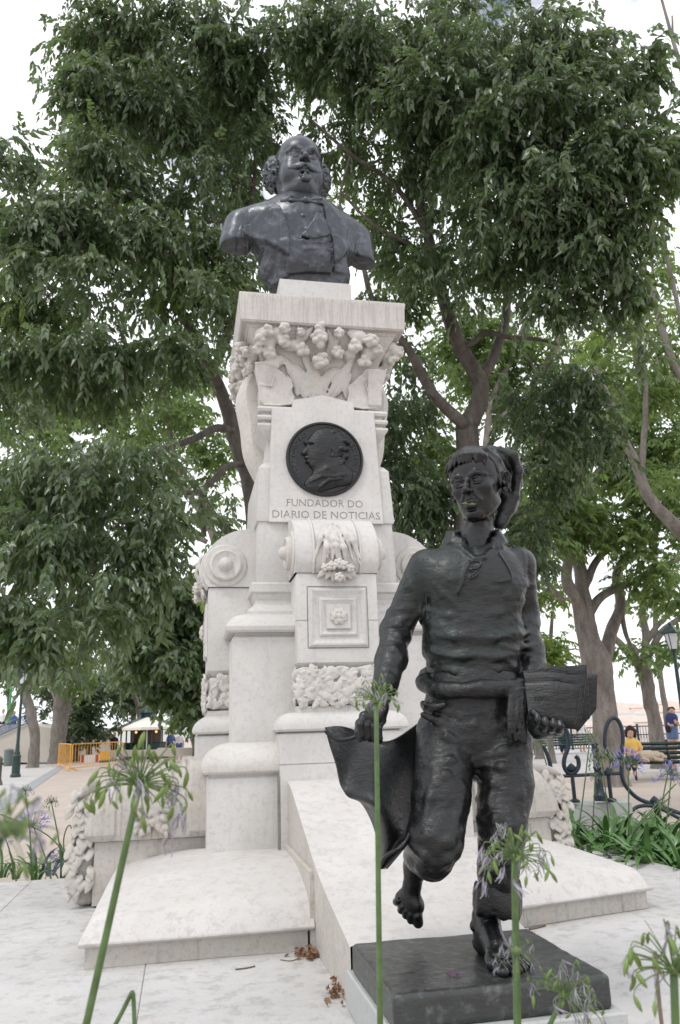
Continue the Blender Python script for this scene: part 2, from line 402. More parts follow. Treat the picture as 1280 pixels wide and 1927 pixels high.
def ground_mat(name, a, b, s=1.2, fs=120, bs=.3, dots=None):
    m, n, p, l = newmat(name); v = coord(n); f = noise(n, v, s, 8, .6); g = noise(n, v, fs, 3, .6)
    c = ramp(n, f, [(.3, a), (.7, b)]); c = mixc(n, ramp(n, g, [(.45, g3(0)), (.75, g3(.35))]), c, tuple(x*.55 for x in a))
    l(c, p.inputs['Base Color']); p.inputs['Roughness'].default_value = .9; bump(n, p, g, bs, .01); return m
M_GRAVEL = ground_mat('pink_gravel', (.42, .35, .30), (.50, .43, .375))
M_PAVE = ground_mat('pale_paving', (.44, .42, .40), (.53, .51, .49), .8, 60)
M_KERB = ground_mat('kerb_stone', (.27, .28, .29), (.35, .36, .37), 2, 80)
M_SOIL = ground_mat('bed_soil', (.07, .05, .035), (.12, .09, .065), 3, 50, .8)
M_FLAG = stone('platform_flagstone', (.53, .52, .51), (.27, .26, .25), .35, 0, .6, .3, .5, .5, 14)
M_IRON = simple('blue_black_iron', (.022, .034, .045), .42, .3, .3, 30)
M_GREENP = simple('dark_green_paint', (.015, .045, .04), .4, 0., .3, 8)
M_BLUEP = simple('blue_paint', (.08, .13, .24), .5)
M_YEL = simple('yellow_orange_paint', (.75, .38, .05), .5)
M_WHITE = simple('white_paint', (.8, .79, .77), .5, 0, .05)
M_RED = simple('red_paint', (.55, .05, .035), .5)
M_CANV = simple('cream_canvas', (.82, .77, .70), .8, 0, .06)
M_ROOFG = simple('dark_green_roof', (.06, .085, .085), .5)
M_WALLB = ground_mat('beige_wall', (.48, .44, .38), (.56, .52, .46), .6, 30)
M_TILE = ground_mat('hazed_terracotta_roof', (.60, .42, .36), (.70, .54, .48), .3, 3)  # paler than real tile: distance haze is put into the roof colour
M_HOUSE = simple('cream_wall', (.78, .74, .68), .8, 0, .08, .2, 0)
M_GLASS = simple('dark_glass', (.04, .045, .05), .15, 0, .1)
M_PINKSK = simple('skin', (.50, .30, .21), .55, 0, .08)
M_STEM = simple('green_stalk', (.075, .135, .04), .45, 0, .3, 30, .05)
M_PED = simple('green_pedicel', (.11, .17, .055), .5, 0, .25, 40, 0)
M_POD = simple('green_seed_pod', (.11, .17, .035), .38, 0, .35, 60, 0)
M_PETW = simple('withered_petal', (.24, .225, .27), .7, 0, .3, 40, 0)
M_PETP = simple('lavender_petal', (.24, .22, .60), .55, 0, .3, 30, 0)
M_STRAP = simple('strap_leaf_green', (.075, .17, .04), .32, 0, .35, 6, 0)
M_LITTER = simple('dry_leaf_brown', (.24, .13, .07), .8, 0, .5, 40)
M_TWIG = simple('dry_twig', (.16, .12, .09), .8)
# ------------------------------------------------------------------ ground
def sheet(name, pts, z, mat, kind='structure', parent=None):
    bm = bmesh.new(); bm.faces.new([bm.verts.new((x, y, z)) for x, y in pts])
    o = bmobj(name, bm, mat, parent, False)
    if kind: o['kind'] = kind
    return o
sheet('ground', [(-900, -60), (900, -60), (900, 1500), (-900, 1500)], 0, M_GRAVEL)

# ------------------------------------------------------------------ monument
def Mw(P):
    P = np.asarray(P, float); return MO+P[..., :1]*MU+P[..., 1:2]*MV+P[..., 2:3]*np.array([0, 0, 1.])
MM4 = np.eye(4); MM4[:3, 0] = MU; MM4[:3, 1] = MV; MM4[:3, 3] = MO
MON = empty('monument', MO+np.array([0, 0, ZP]), YAW, 'tall pale limestone monument with carved scrolls and a lily capital carrying a bronze bust', 'monument')
class MM(MB):
    def obj(s, name, mat, parent=None, smooth=True, sharp=32):
        parent = MON if parent is None else parent
        return build(name, Mw(np.vstack(s.v)), np.vstack(s.q) if s.q else None, np.vstack(s.t) if s.t else None, mat, parent, smooth, sharp)
    def mould(s, r, prof, top=True, bot=False, nseg=1):
        """rectangle r = (a0, a1, b0, b1) grown by each offset of prof (offset, z)"""
        a0, a1, b0, b1 = r; R = []
        for o, z in prof: R.append([(a0-o, b0-o, z), (a1+o, b0-o, z), (a1+o, b1+o, z), (a0-o, b1+o, z)])
        R = np.array(R); m = len(R); q = []
        for i in range(m-1):
            for j in range(4): k = (j+1) % 4; q.append((i*4+j, i*4+k, i*4+4+k, i*4+4+j))
        if top: q.append(tuple((m-1)*4+j for j in range(4)))
        if bot: q.append((3, 2, 1, 0))
        s.add(R.reshape(-1, 3), q)
    def rbox(s, r, z0, z1, c=.008):
        s.mould(r, [(-c, z0), (0, z0+c), (0, z1-c), (-c, z1)], True, True)
def sq(h): return (-h, h, -h, h)
def turned(o, k):
    c = copy_tree(o, o.parent); c.rotation_euler = (0, 0, -pi/2*k) if True else None; return c
# core blocks
b = MM(); b.mould(sq(.775), [(.02, .53), (.02, .60), (0, .61), (0, 1.195), (-.012, 1.205)], True); b.obj('plinth_block', M_STONE)
def cushion(h, z, lift=.14, ov=.02, run=.16):
    b = MM(); p = [(-.03, z-.012), (-.02, z+.02), (ov-.012, z+.022), (ov, z+.034)]
    for t in np.linspace(0, 1, 9)[1:]: p.append((ov+.008-(run+ov)*(1-math.cos(t*pi/2))+.0, z+.034+(lift-.034)*math.sin(t*pi/2)))
    b.mould(sq(h), p, True, True); return b
cushion(.785, 1.20, .19, .02, .17).obj('cap_stone', M_CARVE)
b = MM(); b.mould(sq(.62), [(.02, 1.30), (.012, 1.6), (.012, 2.005), (0, 2.015)], True); b.obj('plinth_block', M_STONE)
cushion(.635, 2.015, .15, .035, .14).obj('cap_stone', M_STONE)
b = MM(); b.mould(sq(.455), [(.075, 2.12), (.075, 2.185), (.065, 2.20), (.03, 2.23), (.022, 2.262), (.035, 2.285), (.035, 2.30), (.055, 2.312), (.055, 2.362), (.045, 2.374), (.005, 2.38), (.012, 2.45), (0, 2.795)], True); b.obj('moulded_base', M_STONE)
b = MM(); b.mould(sq(.44), [(-.02, 2.782), (.026, 2.79), (.03, 2.80), (.012, 3.17), (-.015, 3.205), (-.03, 3.215), (-.055, 3.22)], True, True); b.obj('shoulder_block', M_STONE)
b = MM(); b.mould(sq(.40), [(.0, 3.2), (-.012, 3.38), (.0, 3.395), (.03, 3.43), (.055, 3.46), (.062, 3.475), (.060, 3.49), (.03, 3.50), (.03, 3.512), (.058, 3.52), (.064, 3.535), (.058, 3.55), (.03, 3.56), (.03, 3.575), (.055, 3.583), (.063, 3.60), (.055, 3.618), (.02, 3.63), (.0, 3.64)], True); b.obj('necking', M_STONE)
b = MM(); p = [(-.04+.19*(t**2.3)+.0, 3.62+.585*t) for t in np.linspace(0, 1, 12)]; b.mould(sq(.40), p, True, True); b.obj('capital_bell', M_CARVE)
b = MM(); b.mould(sq(.587), [(-.055, 4.172), (-.05, 4.192), (-.012, 4.194), (0, 4.206), (.006, 4.37), (.012, 4.398), (.008, 4.412), (-.004, 4.418)], True, True); b.obj('abacus', M_TOOLED)
b = MM(); b.rbox(sq(.275), 4.412, 4.74, .006); b.obj('bust_socle', M_STONE)

# front and side piers with their cushions
def four(fn, ks=(0, 1, -1)):
    os_ = fn()
    for o in os_:
        for k in ks:
            if k: turned(o, k)
def piers():
    b = MM(); b.rbox((-.372, .372, -.835, -.5), .60, 1.432, .006); o1 = b.obj('pier_block', M_STONE)
    b = MM(); p = [(-.03, 1.425), (-.025, 1.440), (.008, 1.443), (.018, 1.455)]
    for t in np.linspace(0, 1, 8)[1:]: p.append((.02-.10*(1-math.cos(t*pi/2)), 1.455+.095*math.sin(t*pi/2)))
    b.mould((-.372, .372, -.835, -.5), p, True, True); o2 = b.obj('cap_stone', M_STONE)
    b = MM(); b.rbox((-.262, .262, -.77, -.5), 1.53, 1.585, .004); o3 = b.obj('seat_course', M_STONE)
    return [o1, o2, o3]
four(piers)

# upper console: profile swept across, with flanged ends
def console():
    pr = [(-.40, 2.795), (-.50, 2.788), (-.60, 2.768), (-.67, 2.735), (-.735, 2.685), (-.785, 2.62), (-.812, 2.55), (-.812, 2.47), (-.795, 2.42), (-.772, 2.385)]
    pr = crom(pr, 4); b = MM(); w = .262
    rings = [(-w, 0), (-w+.004, .0), (-.155, 0), (-.153, .009), (-.147, .012), (-.141, .009), (-.139, .001), (-.135, .006), (-.131, .001), (.131, .001), (.135, .006), (.139, .001), (.141, .009), (.147, .012), (.153, .009), (.155, 0), (w-.004, 0), (w, 0)]
    P = []
    for a, g in rings:
        N = np.gradient(pr, axis=0); N = np.stack([-N[:, 1], N[:, 0]], 1); N /= np.linalg.norm(N, axis=1)[:, None]
        row = pr+N*(-g); P.append([(a, y, z) for y, z in row])
    P = np.array(P); b.grid(P)
    for a in (-w, w):     # flat side cheeks
        v = [(a, y, z) for y, z in pr]+[(a, -.40, 2.385)]; n = len(v); c = n-1
        b.add(v, t=[(c, i, i+1) if a > 0 else (c, i+1, i) for i in range(n-2)])
    sc = b.obj('scroll', M_STONE, None, True, 30)
    for s in (-1, 1):
        e = MM(); e.lathe([(0, .0), (.145, .0), (.145, .010), (.137, .018), (.108, .020), (.104, .045), (.092, .05), (.085, .044), (.05, .040), (.044, .055), (.036, .078), (.02, .09), (0, .094)], (s*.258, -.66, 2.53), 28, (s, 0, 0))
        eo = e.obj('volute_boss', M_CARVE, sc, True, 40)
    b = MM(); x0 = -.262; yb = -.77
    # face of the box with a recessed panel, built as one stepped frame
    b.mould((-.252, .252, yb, -.45), [(-.03, 1.80), (-.006, 1.83), (0, 1.838), (0, 2.372), (-.006, 2.384)], True, True)
    bo = b.obj('panel_box', M_STONE)
    f = MM()
    def frame(ha, z0, z1, steps, m=M_STONE):
        R = []
        for i_, d in steps: R.append([(-ha+i_, yb-d, z0+i_), (ha-i_, yb-d, z0+i_), (ha-i_, yb-d, z1-i_), (-ha+i_, yb-d, z1-i_)])
        R = np.array(R); q = []
        for i in range(len(R)-1):
            for j in range(4): k = (j+1) % 4; q.append((i*4+j, i*4+k, i*4+4+k, i*4+4+j))
        q.append(tuple((len(R)-1)*4+j for j in range(4))); f.add(R.reshape(-1, 3), q)
    frame(.184, 1.928, 2.293, [(0, -.004), (0, .002), (.004, .004), (.012, .016), (.022, .018), (.030, .014), (.048, .004), (.052, .003), (.066, .003), (.068, .012), (.078, .018), (.086, .014), (.1, .006), (.108, .005), (.110, .022), (.112, .024)])
    fo = f.obj('panel_frame', M_STONE, bo, True, 25)
    g = MM()
    for a0, a1, z0, z1 in ((-.190, .190, 1.920, 1.9285), (-.190, .190, 2.2925, 2.301), (-.190, -.1835, 1.9285, 2.2925), (.1835, .190, 1.9285, 2.2925)):
        g.box((a0, yb-.0012, z0), (a1, yb+.01, z1))
    g.obj('panel_groove', M_JOINT, bo, False)
    S = SDF((-.08, -.85, 2.03), (.08, -.78, 2.20), .0028)
    c = np.array([0, yb-.026, 2.112])
    for k in range(8):
        t = k*pi/4+pi/8; S.leaf(c+np.array([cos(t)*.012, -.006, sin(t)*.012]), c+np.array([cos(t)*.058, -.006, sin(t)*.058]), .019, .009, (0, -1, 0), .003)
    for k in range(4):
        t = k*pi/2; S.leaf(c+np.array([cos(t)*.01, -.012, sin(t)*.01]), c+np.array([cos(t)*.045, -.012, sin(t)*.045]), .018, .011, (0, -1, 0), .003)
    S.ell(c+[0, -.008, 0], (.017, .02, .026), .003)
    r = S.obj('rosette', M_CARVE, fo, MM4)
    # bouquet over the barrel
    S = SDF((-.17, -.92, 2.26), (.17, -.62, 2.76), .0042)
    rg = random.Random(5)
    def surf(t):       # along the profile
        i = np.clip(t, 0, 1)*(len(pr)-1); k = int(min(i, len(pr)-2)); return pr[k]+(pr[k+1]-pr[k])*(i-k)
    for k in range(15):
        a0 = rg.uniform(-.06, .06); a1 = a0*1.5+rg.uniform(-.07, .07); t0 = rg.uniform(.36, .5); t1 = t0+rg.uniform(.32, .45)
        p0, pm, p1 = surf(t0), surf((t0+t1)/2), surf(min(t1, 1)); lift = rg.uniform(.012, .03)
        A = np.array([a0, p0[0]-lift*.6, p0[1]]); Mi = np.array([(a0+a1)/2, pm[0]-lift-.008, pm[1]]); B = np.array([a1, p1[0]-lift*.7, p1[1]])
        n = np.array([rg.uniform(-.4, .4), -1, .5]); S.poly([A, Mi, B], [.012, .019, .005], .004, sq=(1, .6, 1)); S.leaf(A, B+(B-A)*.1, .026, .012, n, .005)
    for a_, z_, r_ in ((-.045, 2.415, .03), (.035, 2.42, .03), (0, 2.43, .032), (.075, 2.40, .027), (-.085, 2.405, .026), (.0, 2.345, .03)):
        c = np.array([a_, -.835, z_]); S.ell(c, (r_*.7, .028, r_*.7), .004)
        for j in range(5):
            t = j*2*pi/5+a_*20; S.ell(c+[cos(t)*r_*.62, -.012, sin(t)*r_*.62], (r_*.45, .016, r_*.45), .003)
        S.ell(c+[0, -.03, 0], (.007, .01, .007), .002)
    for a_ in (-.115, -.07, -.03, .04, .08, .11): S.leaf((a_*.6, -.812, 2.40), (a_*1.15, -.795, 2.305+abs(a_)*.35), .017, .012, (0, -1, .1), .003)
    S.disp(lambda p: .004*(fbm(p*40, 2)-.5))
    bq = S.obj('carved_bouquet', M_CARVE, MON, MM4)
    # laurel band
    S = SDF((-.30, -.84, 1.55), (.30, -.48, 1.84), .0042)
    S.box((0, -.66, 1.693), (.252, .105, .104), .03)
    rg = random.Random(11)
    for k in range(270):
        if rg.random() < .76: a = rg.uniform(-.255, .255); y = -.772; n = np.array([0, -1, 0.]); base = np.array([a, y, rg.uniform(1.59, 1.795)]); tdir = np.array([rg.uniform(-1, 1), 0, rg.uniform(-.9, .9)])
        else:
            s = rg.choice((-1, 1)); base = np.array([s*.258, rg.uniform(-.76, -.56), rg.uniform(1.59, 1.795)]); n = np.array([s, 0, 0.]); tdir = np.array([0, rg.uniform(-1, 1), rg.uniform(-.9, .9)])
        tdir /= np.linalg.norm(tdir); ln = rg.uniform(.055, .095); base += n*rg.uniform(-.004, .010)
        S.leaf(base-tdir*ln/2, base+tdir*ln/2+n*.008, rg.uniform(.017, .026), .0095, n+np.array([rg.uniform(-.4, .4), 0, rg.uniform(-.4, .4)]), .0015)
        if rg.random() < .3: S.ell(base+n*.012+[.02, 0, .02], (.0085,)*3, .002)
    lb = S.obj('laurel_band', M_CARVE, MON, MM4)
    return [sc, bo, bq, lb]
four(console)

# inscription panel: battered slab with a low gable, letters cut in
def text_mesh(s, size, ext, width=None, sx=1.):
    cu = bpy.data.curves.new('letters', 'FONT'); cu.body = s; cu.size = size; cu.extrude = ext; cu.align_x = 'CENTER'; cu.resolution_u = 2
    to = bpy.data.objects.new('letters', cu); COL.objects.link(to); dg = bpy.context.evaluated_depsgraph_get()
    me = bpy.data.meshes.new_from_object(to.evaluated_get(dg)); bpy.data.objects.remove(to); return me
M_CUT = stone('letter_groove', (.54, .525, .505), (.3, .29, .27), .4)
yb = -.488
b = bmesh.new()
front = [(-.388, -.486, 2.783), (.388, -.486, 2.783), (.362, -.468, 3.60), (.222, -.468, 3.603), (.212, -.466, 3.668), (.0, -.465, 3.716), (-.212, -.466, 3.668), (-.222, -.468, 3.603), (-.362, -.468, 3.60)]
fv = [b.verts.new(Vector(Mw(np.array(p)))) for p in front]; bv = [b.verts.new(Vector(Mw(np.array((p[0], -.38, p[2]))))) for p in front]
b.faces.new(fv); b.faces.new(bv[::-1])
for i in range(9): j = (i+1) % 9; b.faces.new((fv[j], fv[i], bv[i], bv[j]))
bmesh.ops.recalc_face_normals(b, faces=b.faces)
panel = bmobj('inscription_panel', b, M_STONE, MON, False)
dg_ = []
for s, z, size, x in (('FUNDADOR DO', 2.893, .078, -.01), ('DIARIO DE NOTICIAS', 2.811, .078, 0.)):
    me = text_mesh(s, size, .03); me.materials.append(M_CUT); v = np.empty(len(me.vertices)*3, np.float32); me.vertices.foreach_get('co', v); v = v.reshape(-1, 3)
    wdt = v[:, 0].max()-v[:, 0].min(); tw = .52 if 'FUN' in s else .735; v[:, 0] *= tw/wdt; v[:, 1] *= .052/ (v[:, 1].max()-v[:, 1].min())
    yf = -.486+(z-2.783)*.0225
    W3 = Mw(np.stack([v[:, 0]+x, yf-v[:, 2]*.4, z+v[:, 1]], 1)); mi = np.array(chain(MON).inverted()); W3 = W3@mi[:3, :3].T+mi[:3, 3]
    me.vertices.foreach_set('co', W3.astype(np.float32).ravel()); me.update(); o = link(bpy.data.objects.new('letters', me), MON); dg_.append(o)
    md = panel.modifiers.new('cut', 'BOOLEAN'); md.operation = 'DIFFERENCE'; md.object = o; md.solver = 'EXACT'; md.use_self = True; md.material_mode = 'TRANSFER'
bpy.context.view_layer.update(); dg = bpy.context.evaluated_depsgraph_get()
nm = bpy.data.meshes.new_from_object(panel.evaluated_get(dg)); panel.modifiers.clear(); panel.data = nm
for o in dg_: bpy.data.objects.remove(o)

# bronze medallion with a profile portrait
mc = np.array([-.004, -.478, 3.232])
b = MM(); b.lathe([(0, .0), (.268, .0), (.268, .022), (.262, .030), (.252, .030), (.246, .022), (0, .020)], mc, 64, (0, -1, 0))
MED = b.obj('medallion', M_BRZ, MON, True, 30); MED['label'] = 'round black bronze medallion with a man\'s head in profile'
k = .268/218.     # metres per pixel of the enlarged crop, centre (787, 357)
def mp(x, y, d=0.): return np.array([mc[0]+(x-787)*k, mc[1]-.022-d, mc[2]-(y-357)*k])
S = SDF((-.28, -.58, 2.96), (.28, -.485, 3.51), .0032)
S.ell(mp(805, 265), (.125, .045, .115), 0); S.ell(mp(770, 290), (.105, .04, .11), .02); S.ell(mp(745, 350), (.075, .038, .085), .02)
S.cone(mp(800, 330), mp(815, 420), .085, .08, .02, sq=(1, .5, 1)); S.ell(mp(722, 395), (.035, .03, .032), .01)
S.cone(mp(700, 290), mp(668, 330), .016, .02, .012); S.ell(mp(690, 268), (.028, .026, .02), .012); S.cone(mp(678, 355), mp(712, 362, .012), .011, .016, .006)
S.ell(mp(690, 382), (.018, .024, .012), .006); S.ell(mp(706, 283, .03), (.018, .016, .011), .006, 'd')
S.ell(mp(822, 330, .035), (.022, .016, .04), .004); S.ell(mp(820, 330, .052), (.010, .012, .024), .004, 'd')
rg = random.Random(2)
for i in range(46):
    a = rg.uniform(-1.9, 1.2); rr = rg.uniform(.07, .135); c = mp(815, 300)+np.array([rr*cos(a)*1.0, -rg.uniform(.0, .03), -rr*sin(a)*.95]); 
    if c[0] < mp(790, 0)[0]: continue
    S.ell(c, (rg.uniform(.014, .024), .018, rg.uniform(.012, .02)), .004)
S.poly([mp(700, 510), mp(770, 450), mp(840, 420), mp(905, 440), mp(905, 480)], [.03, .05, .05, .03, .02], .03, sq=(1, .6, 1))
S.cone(mp(720, 520), mp(880, 470), .05, .05, .03, sq=(1, .5, 1)); S.poly([mp(745, 450, .02), mp(790, 425, .03), mp(870, 395, .025)], [.012, .018, .014], .006)
S.poly([mp(700, 500, .02), mp(760, 470, .035), mp(830, 470, .035), mp(900, 450, .02)], .014, .006); S.poly([mp(750, 530, .02), mp(800, 490, .035), mp(860, 480, .03)], .012, .006)
S.disp(lambda p: .004*(fbm(p*30, 3)-.5)); S.obj('profile_relief', M_BRZ, MED, MM4)
def ring_text(s, a0, a1, r, size, name='rim_letter'):
    for i, ch in enumerate(s):
        if ch == ' ': continue
        t = a0+(a1-a0)*i/(len(s)-1); me = text_mesh(ch, size, .004)
        v = np.empty(len(me.vertices)*3); me.vertices.foreach_get('co', v); v = v.reshape(-1, 3); bpy.data.meshes.remove
        up = np.array([cos(t), sin(t)]); rt = np.array([sin(t), -cos(t)])
        P = np.stack([mc[0]+up[0]*(r+v[:, 1])+rt[0]*v[:, 0], mc[1]-.024-v[:, 2], mc[2]+up[1]*(r+v[:, 1])+rt[1]*v[:, 0]], 1)
        for p in me.polygons:
            pass
        q = [tuple(p.vertices) for p in me.polygons]; tr = [t_ for t_ in q if len(t_) == 3]; qd = [t_ for t_ in q if len(t_) == 4]
        big = [t_ for t_ in q if len(t_) > 4]
        for g_ in big: tr += [(g_[0], g_[i_], g_[i_+1]) for i_ in range(1, len(g_)-1)]
        mb = MB(); mb.add(Mw(P), qd, tr); mb.obj(name, M_BASE, MED, False)
ring_text('THOMAZ QUINTINO', radians(218), radians(130), .205, .042)
ring_text('ANTUNES 1820-1898', radians(58), radians(-40), .205, .042)

# lily capital, one carved face shared by the sides
def capital():
    S = SDF((-.60, -.66, 3.60), (.60, -.33, 4.215), .0056)
    def bell(z): t = np.clip((z-3.62)/.585, 0, 1); return -(.36+.19*t**2.3)
    def cp(x, y, d=.0):        # pixel of the enlarged crop of the capital -> point on the bell
        px, py = 400+x/3.368, 240+y/3.368; z = 3.9; a = 0
        for _ in range(6): a, z = onM(px, py, VC+bell(z)-.03-d)
        return np.array([a, bell(z)-.02-d, z])
    def lf(pts, w, th=.012, d=.0):
        P = crom([cp(x, y, d) for x, y in pts], 4); n = len(P); ws = w*np.sin(np.linspace(.35, pi-.12, n))
        for i in range(n-1): S.cone(P[i], P[i+1], ws[i], ws[i+1], .006, sq=(1, .35, 1))
        S.poly(P-[0, ws.max()*.36, 0], .004, .004)
    for pts, w in (([(640, 1720), (600, 1620), (540, 1530), (470, 1500)], .036), ([(660, 1720), (650, 1600), (600, 1480), (555, 1380)], .03), ([(680, 1720), (668, 1600), (655, 1500), (640, 1420)], .02),
                   ([(700, 1720), (710, 1620), (760, 1550), (830, 1530)], .034), ([(730, 1720), (790, 1620), (850, 1530), (900, 1450)], .036), ([(760, 1720), (810, 1640), (850, 1590), (870, 1570)], .025),
                   ([(590, 1720), (560, 1620), (500, 1520), (430, 1440)], .034), ([(600, 1480), (560, 1350), (545, 1255)], .026), ([(720, 1500), (760, 1380), (820, 1270)], .03), ([(560, 1360), (600, 1300), (640, 1260)], .022),
                   ([(800, 1450), (760, 1350), (725, 1260)], .022), ([(470, 1400), (430, 1330), (400, 1270)], .022), ([(860, 1300), (900, 1290), (945, 1300)], .026), ([(540, 1700), (520, 1600), (470, 1520)], .02), ([(850, 1720), (850, 1640), (880, 1560)], .02)):
        lf(pts, w)
    # broad shell-like leaves in the lower corners
    bz = -(.36+.19*np.clip((S.ax[2]-3.62)/.585, 0, 1)**2.3); base = (bz[None, None, :]-S.ax[1][None, :, None]+0*S.ax[0][:, None, None]).astype(np.float32)
    for L_, sg in (([(272, 1505), (330, 1500), (400, 1525), (450, 1560), (490, 1610), (500, 1650), (488, 1680), (512, 1720), (500, 1762), (420, 1772), (330, 1768), (300, 1740), (295, 1640)], -1), ([(1052, 1548), (980, 1548), (920, 1580), (880, 1625), (862, 1665), (868, 1700), (855, 1745), (880, 1780), (950, 1792), (1025, 1790), (1032, 1720), (1040, 1640)], 1)):
        Q = [cp(x, y) for x, y in L_]; S.layer(base, [(q[0], q[2]) for q in Q], .062, -.30, .012)
        n_ = len(Q); rim = [q+np.array([0, -.040, 0]) for q in Q]; S.poly(rim[:8], .0085, .006); S.poly(rim[7:]+rim[:1], .006, .006)
        c = np.mean(Q, axis=0); S.ell(c+[sg*.01, -.080, .02], (.10, .062, .105), .03, 'd')
        S.poly([Q[-1]+[0, -.04, 0], c+[sg*.04, -.035, .0], c+[sg*.02, -.04, .08]], [.006, .007, .004], .01)
    rg = random.Random(4)
    def lily(x, y, r, d=.03, tilt=0.):
        c = cp(x, y, d); S.ell(c, (r*.72, r*.72, r*.75), .005); f_ = np.array([rg.uniform(-.35, .35), -1, rg.uniform(-.75, -.15)]); f_ /= np.linalg.norm(f_)
        e1 = np.cross(f_, [0, 0, 1.]); e1 /= np.linalg.norm(e1); e2 = np.cross(e1, f_); t0 = rg.uniform(0, 6)
        for j in range(6):
            t = j*pi/3+t0+rg.uniform(-.25, .25); q_ = e1*cos(t)+e2*sin(t); m_ = c+q_*r*rg.uniform(.45, .62)+f_*r*(.42 if j % 2 else .12); k_ = r*rg.uniform(.40, .52); S.ell(m_, (k_, k_, k_*rg.uniform(.7, 1.1)), .004)
        S.ell(c+f_*r*.55, (r*.36,)*3, .003); S.poly([c+f_*r*.98-e1*r*.3, c+f_*r*1.02+e2*r*.1, c+f_*r*.98+e1*r*.3], .006, .004, 'd')
    for x, y, r, d in ((350, 1285, .052, .05), (455, 1268, .045, .05), (450, 1350, .052, .04), (680, 1335, .068, .05), (570, 1405, .055, .03), (690, 1475, .060, .05), (790, 1425, .052, .03), (905, 1390, .055, .04),
                       (1010, 1345, .055, .06), (355, 1425, .052, .04), (680, 1262, .045, .03), (300, 1340, .045, .07), (960, 1480, .05, .04), (285, 1400, .04, .05), (1045, 1410, .045, .05), (800, 1300, .04, .03), (560, 1290, .035, .03)):
        lily(x, y, r, d)
    for x, y, r in ((320, 1310, .05), (420, 1310, .05), (1000, 1420, .06), (930, 1330, .055), (390, 1480, .05), (350, 1370, .05), (870, 1440, .04), (510, 1380, .04)):
        c = cp(x, y, .0); S.ell(c, (r*1.2, .05, r), .02)
    S.disp(lambda p: .005*(fbm(p*28, 3)-.5))
    return [S.obj('capital_carving', M_CARVE, MON, MM4)]
four(capital)
# shell corbels on the two flanks of the shaft
def corbel():
    b = MM(); P = []
    for t in np.linspace(0, 1, 15):
        z = 3.98-.80*t; out_ = .405+.115*(1-t)**.8+.075*math.sin(t*pi)+.03*math.sin(t*pi*3)*(1-t); w = .20*(1-.35*t)
        P.append([(w*q, -(out_+(.014 if k % 2 else 0)-.05*abs(q)**2.5), z) for k, q in enumerate(np.linspace(-1, 1, 17))])
    b.grid(P); z0 = 3.98
    for s in (0, 16): b.grid([[np.array(r[s]) for r in P], [np.array([r[s][0], -.36, r[s][2]]) for r in P]])
    b.grid([P[-1], [(p[0]*.8, -.36, 3.16) for p in P[-1]]])
    return [b.obj('fluted_corbel', M_CARVE)]
o = corbel()[0]; o.rotation_euler = (0, 0, -pi/2); o2 = turned(o, -1)

# low side scrolls on their sloping walls, acanthus ends
def flank():
    b = MM(); b.mould((-.47, .47, -1.40, -.7), [(0, .53), (0, .862), (-.006, .868)], True); w_ = b.obj('low_wall', M_WORN)
    S = SDF((-.58, -1.50, .85), (.58, -.72, 1.32), .0062)
    # high beside the plinth, rolled down at the outer end, bulging on both faces
    def body(X, Y, Z):
        q = (np.abs(Y+.70)/.735)**3.0+(np.abs(Z-.84)/.43)**2.3; e = (q**(1/2.6)-1)*.36; f = np.abs(X)-.505+.10*np.clip((Z-1.0)/.3, 0, 1)**2+0*Y
        h_ = np.maximum(.06-np.abs(e-f), 0)/.06; return np.maximum(e, f)+h_*h_*.06*.25
    S.put((-.56, -1.48, .86), (.56, -.74, 1.30), body, 0)
    S.put((-.6, -1.6, .5), (.6, -.6, .868), lambda X, Y, Z: (Z-.868)+0*X+0*Y, 0, 'd')
    def grooves(p):
        y = -p[:, 1]; st = lambda a, b_: 1/(1+np.exp(-(y-a)/.0025))-1/(1+np.exp(-(y-b_)/.0025)); und = np.clip((p[:, 2]-.87)/.035, 0, 1)
        r = .020*(st(1.285, 1.6)+st(.5, .875))+.012*(st(1.252, 1.275)+st(.890, .915)+st(.975, 1.0))+.006*(st(1.235, 1.245)+st(1.0, 1.17))-.01*st(.925, .965)
        return r*und+.003*(fbm(p*14, 3)-.5)
    S.disp(grooves)
    rg = random.Random(8)
    for s in (-1, 1):
        for k in range(64):      # leaf cluster in the middle of each face
            z = .90+.26*rg.random(); y = -1.085+rg.uniform(-.085, .085)*(1.1-.5*(z-.9)/.3); x = s*(.505-.10*max(0, (z-1.0)/.3)**2)
            d = np.array([0, (y+1.085)*5+rg.uniform(-.5, .5), rg.uniform(-1, -.1)]); d /= np.linalg.norm(d); S.leaf(np.array([x, y, z])-d*.03, np.array([x+s*.040, y, z])+d*.036, .021, .020, (s, 0, .2), .002)
    so = S.obj('rolled_scroll', M_WORN, MON, MM4)
    S = SDF((-.58, -1.60, .50), (.58, -1.34, 1.22), .006)
    S.box((0, -1.445, .82), (.44, .05, .29), .03)
    for k in range(200):
        x = rg.uniform(-.44, .44); z = rg.uniform(.56, 1.12); y = -1.485-.02*math.sin((z-.5)*5); L_ = rg.uniform(.07, .11)
        dx = rg.uniform(-.5, .5); S.leaf((x, y, z+L_/2), (x+dx*L_, y-.035, z-L_/2), rg.uniform(.022, .034), .010, (dx*.3, -1, .55), .002)
    for s in (-1, 1):
        for k in range(70):
            y = rg.uniform(-1.54, -1.41); z = rg.uniform(.56, 1.12); L_ = rg.uniform(.05, .09); dx = rg.uniform(-.6, .6); S.leaf((s*.455, y, z+L_/2), (s*.492, y+dx*L_, z-L_/2), rg.uniform(.018, .028), .010, (s, dx*.3, .55), .002)
    S.ell((0, -1.49, 1.13), (.5, .045, .05), .01)
    ac = S.obj('acanthus_strip', M_WORN, MON, MM4)
    return [w_, so, ac]
fl = flank()
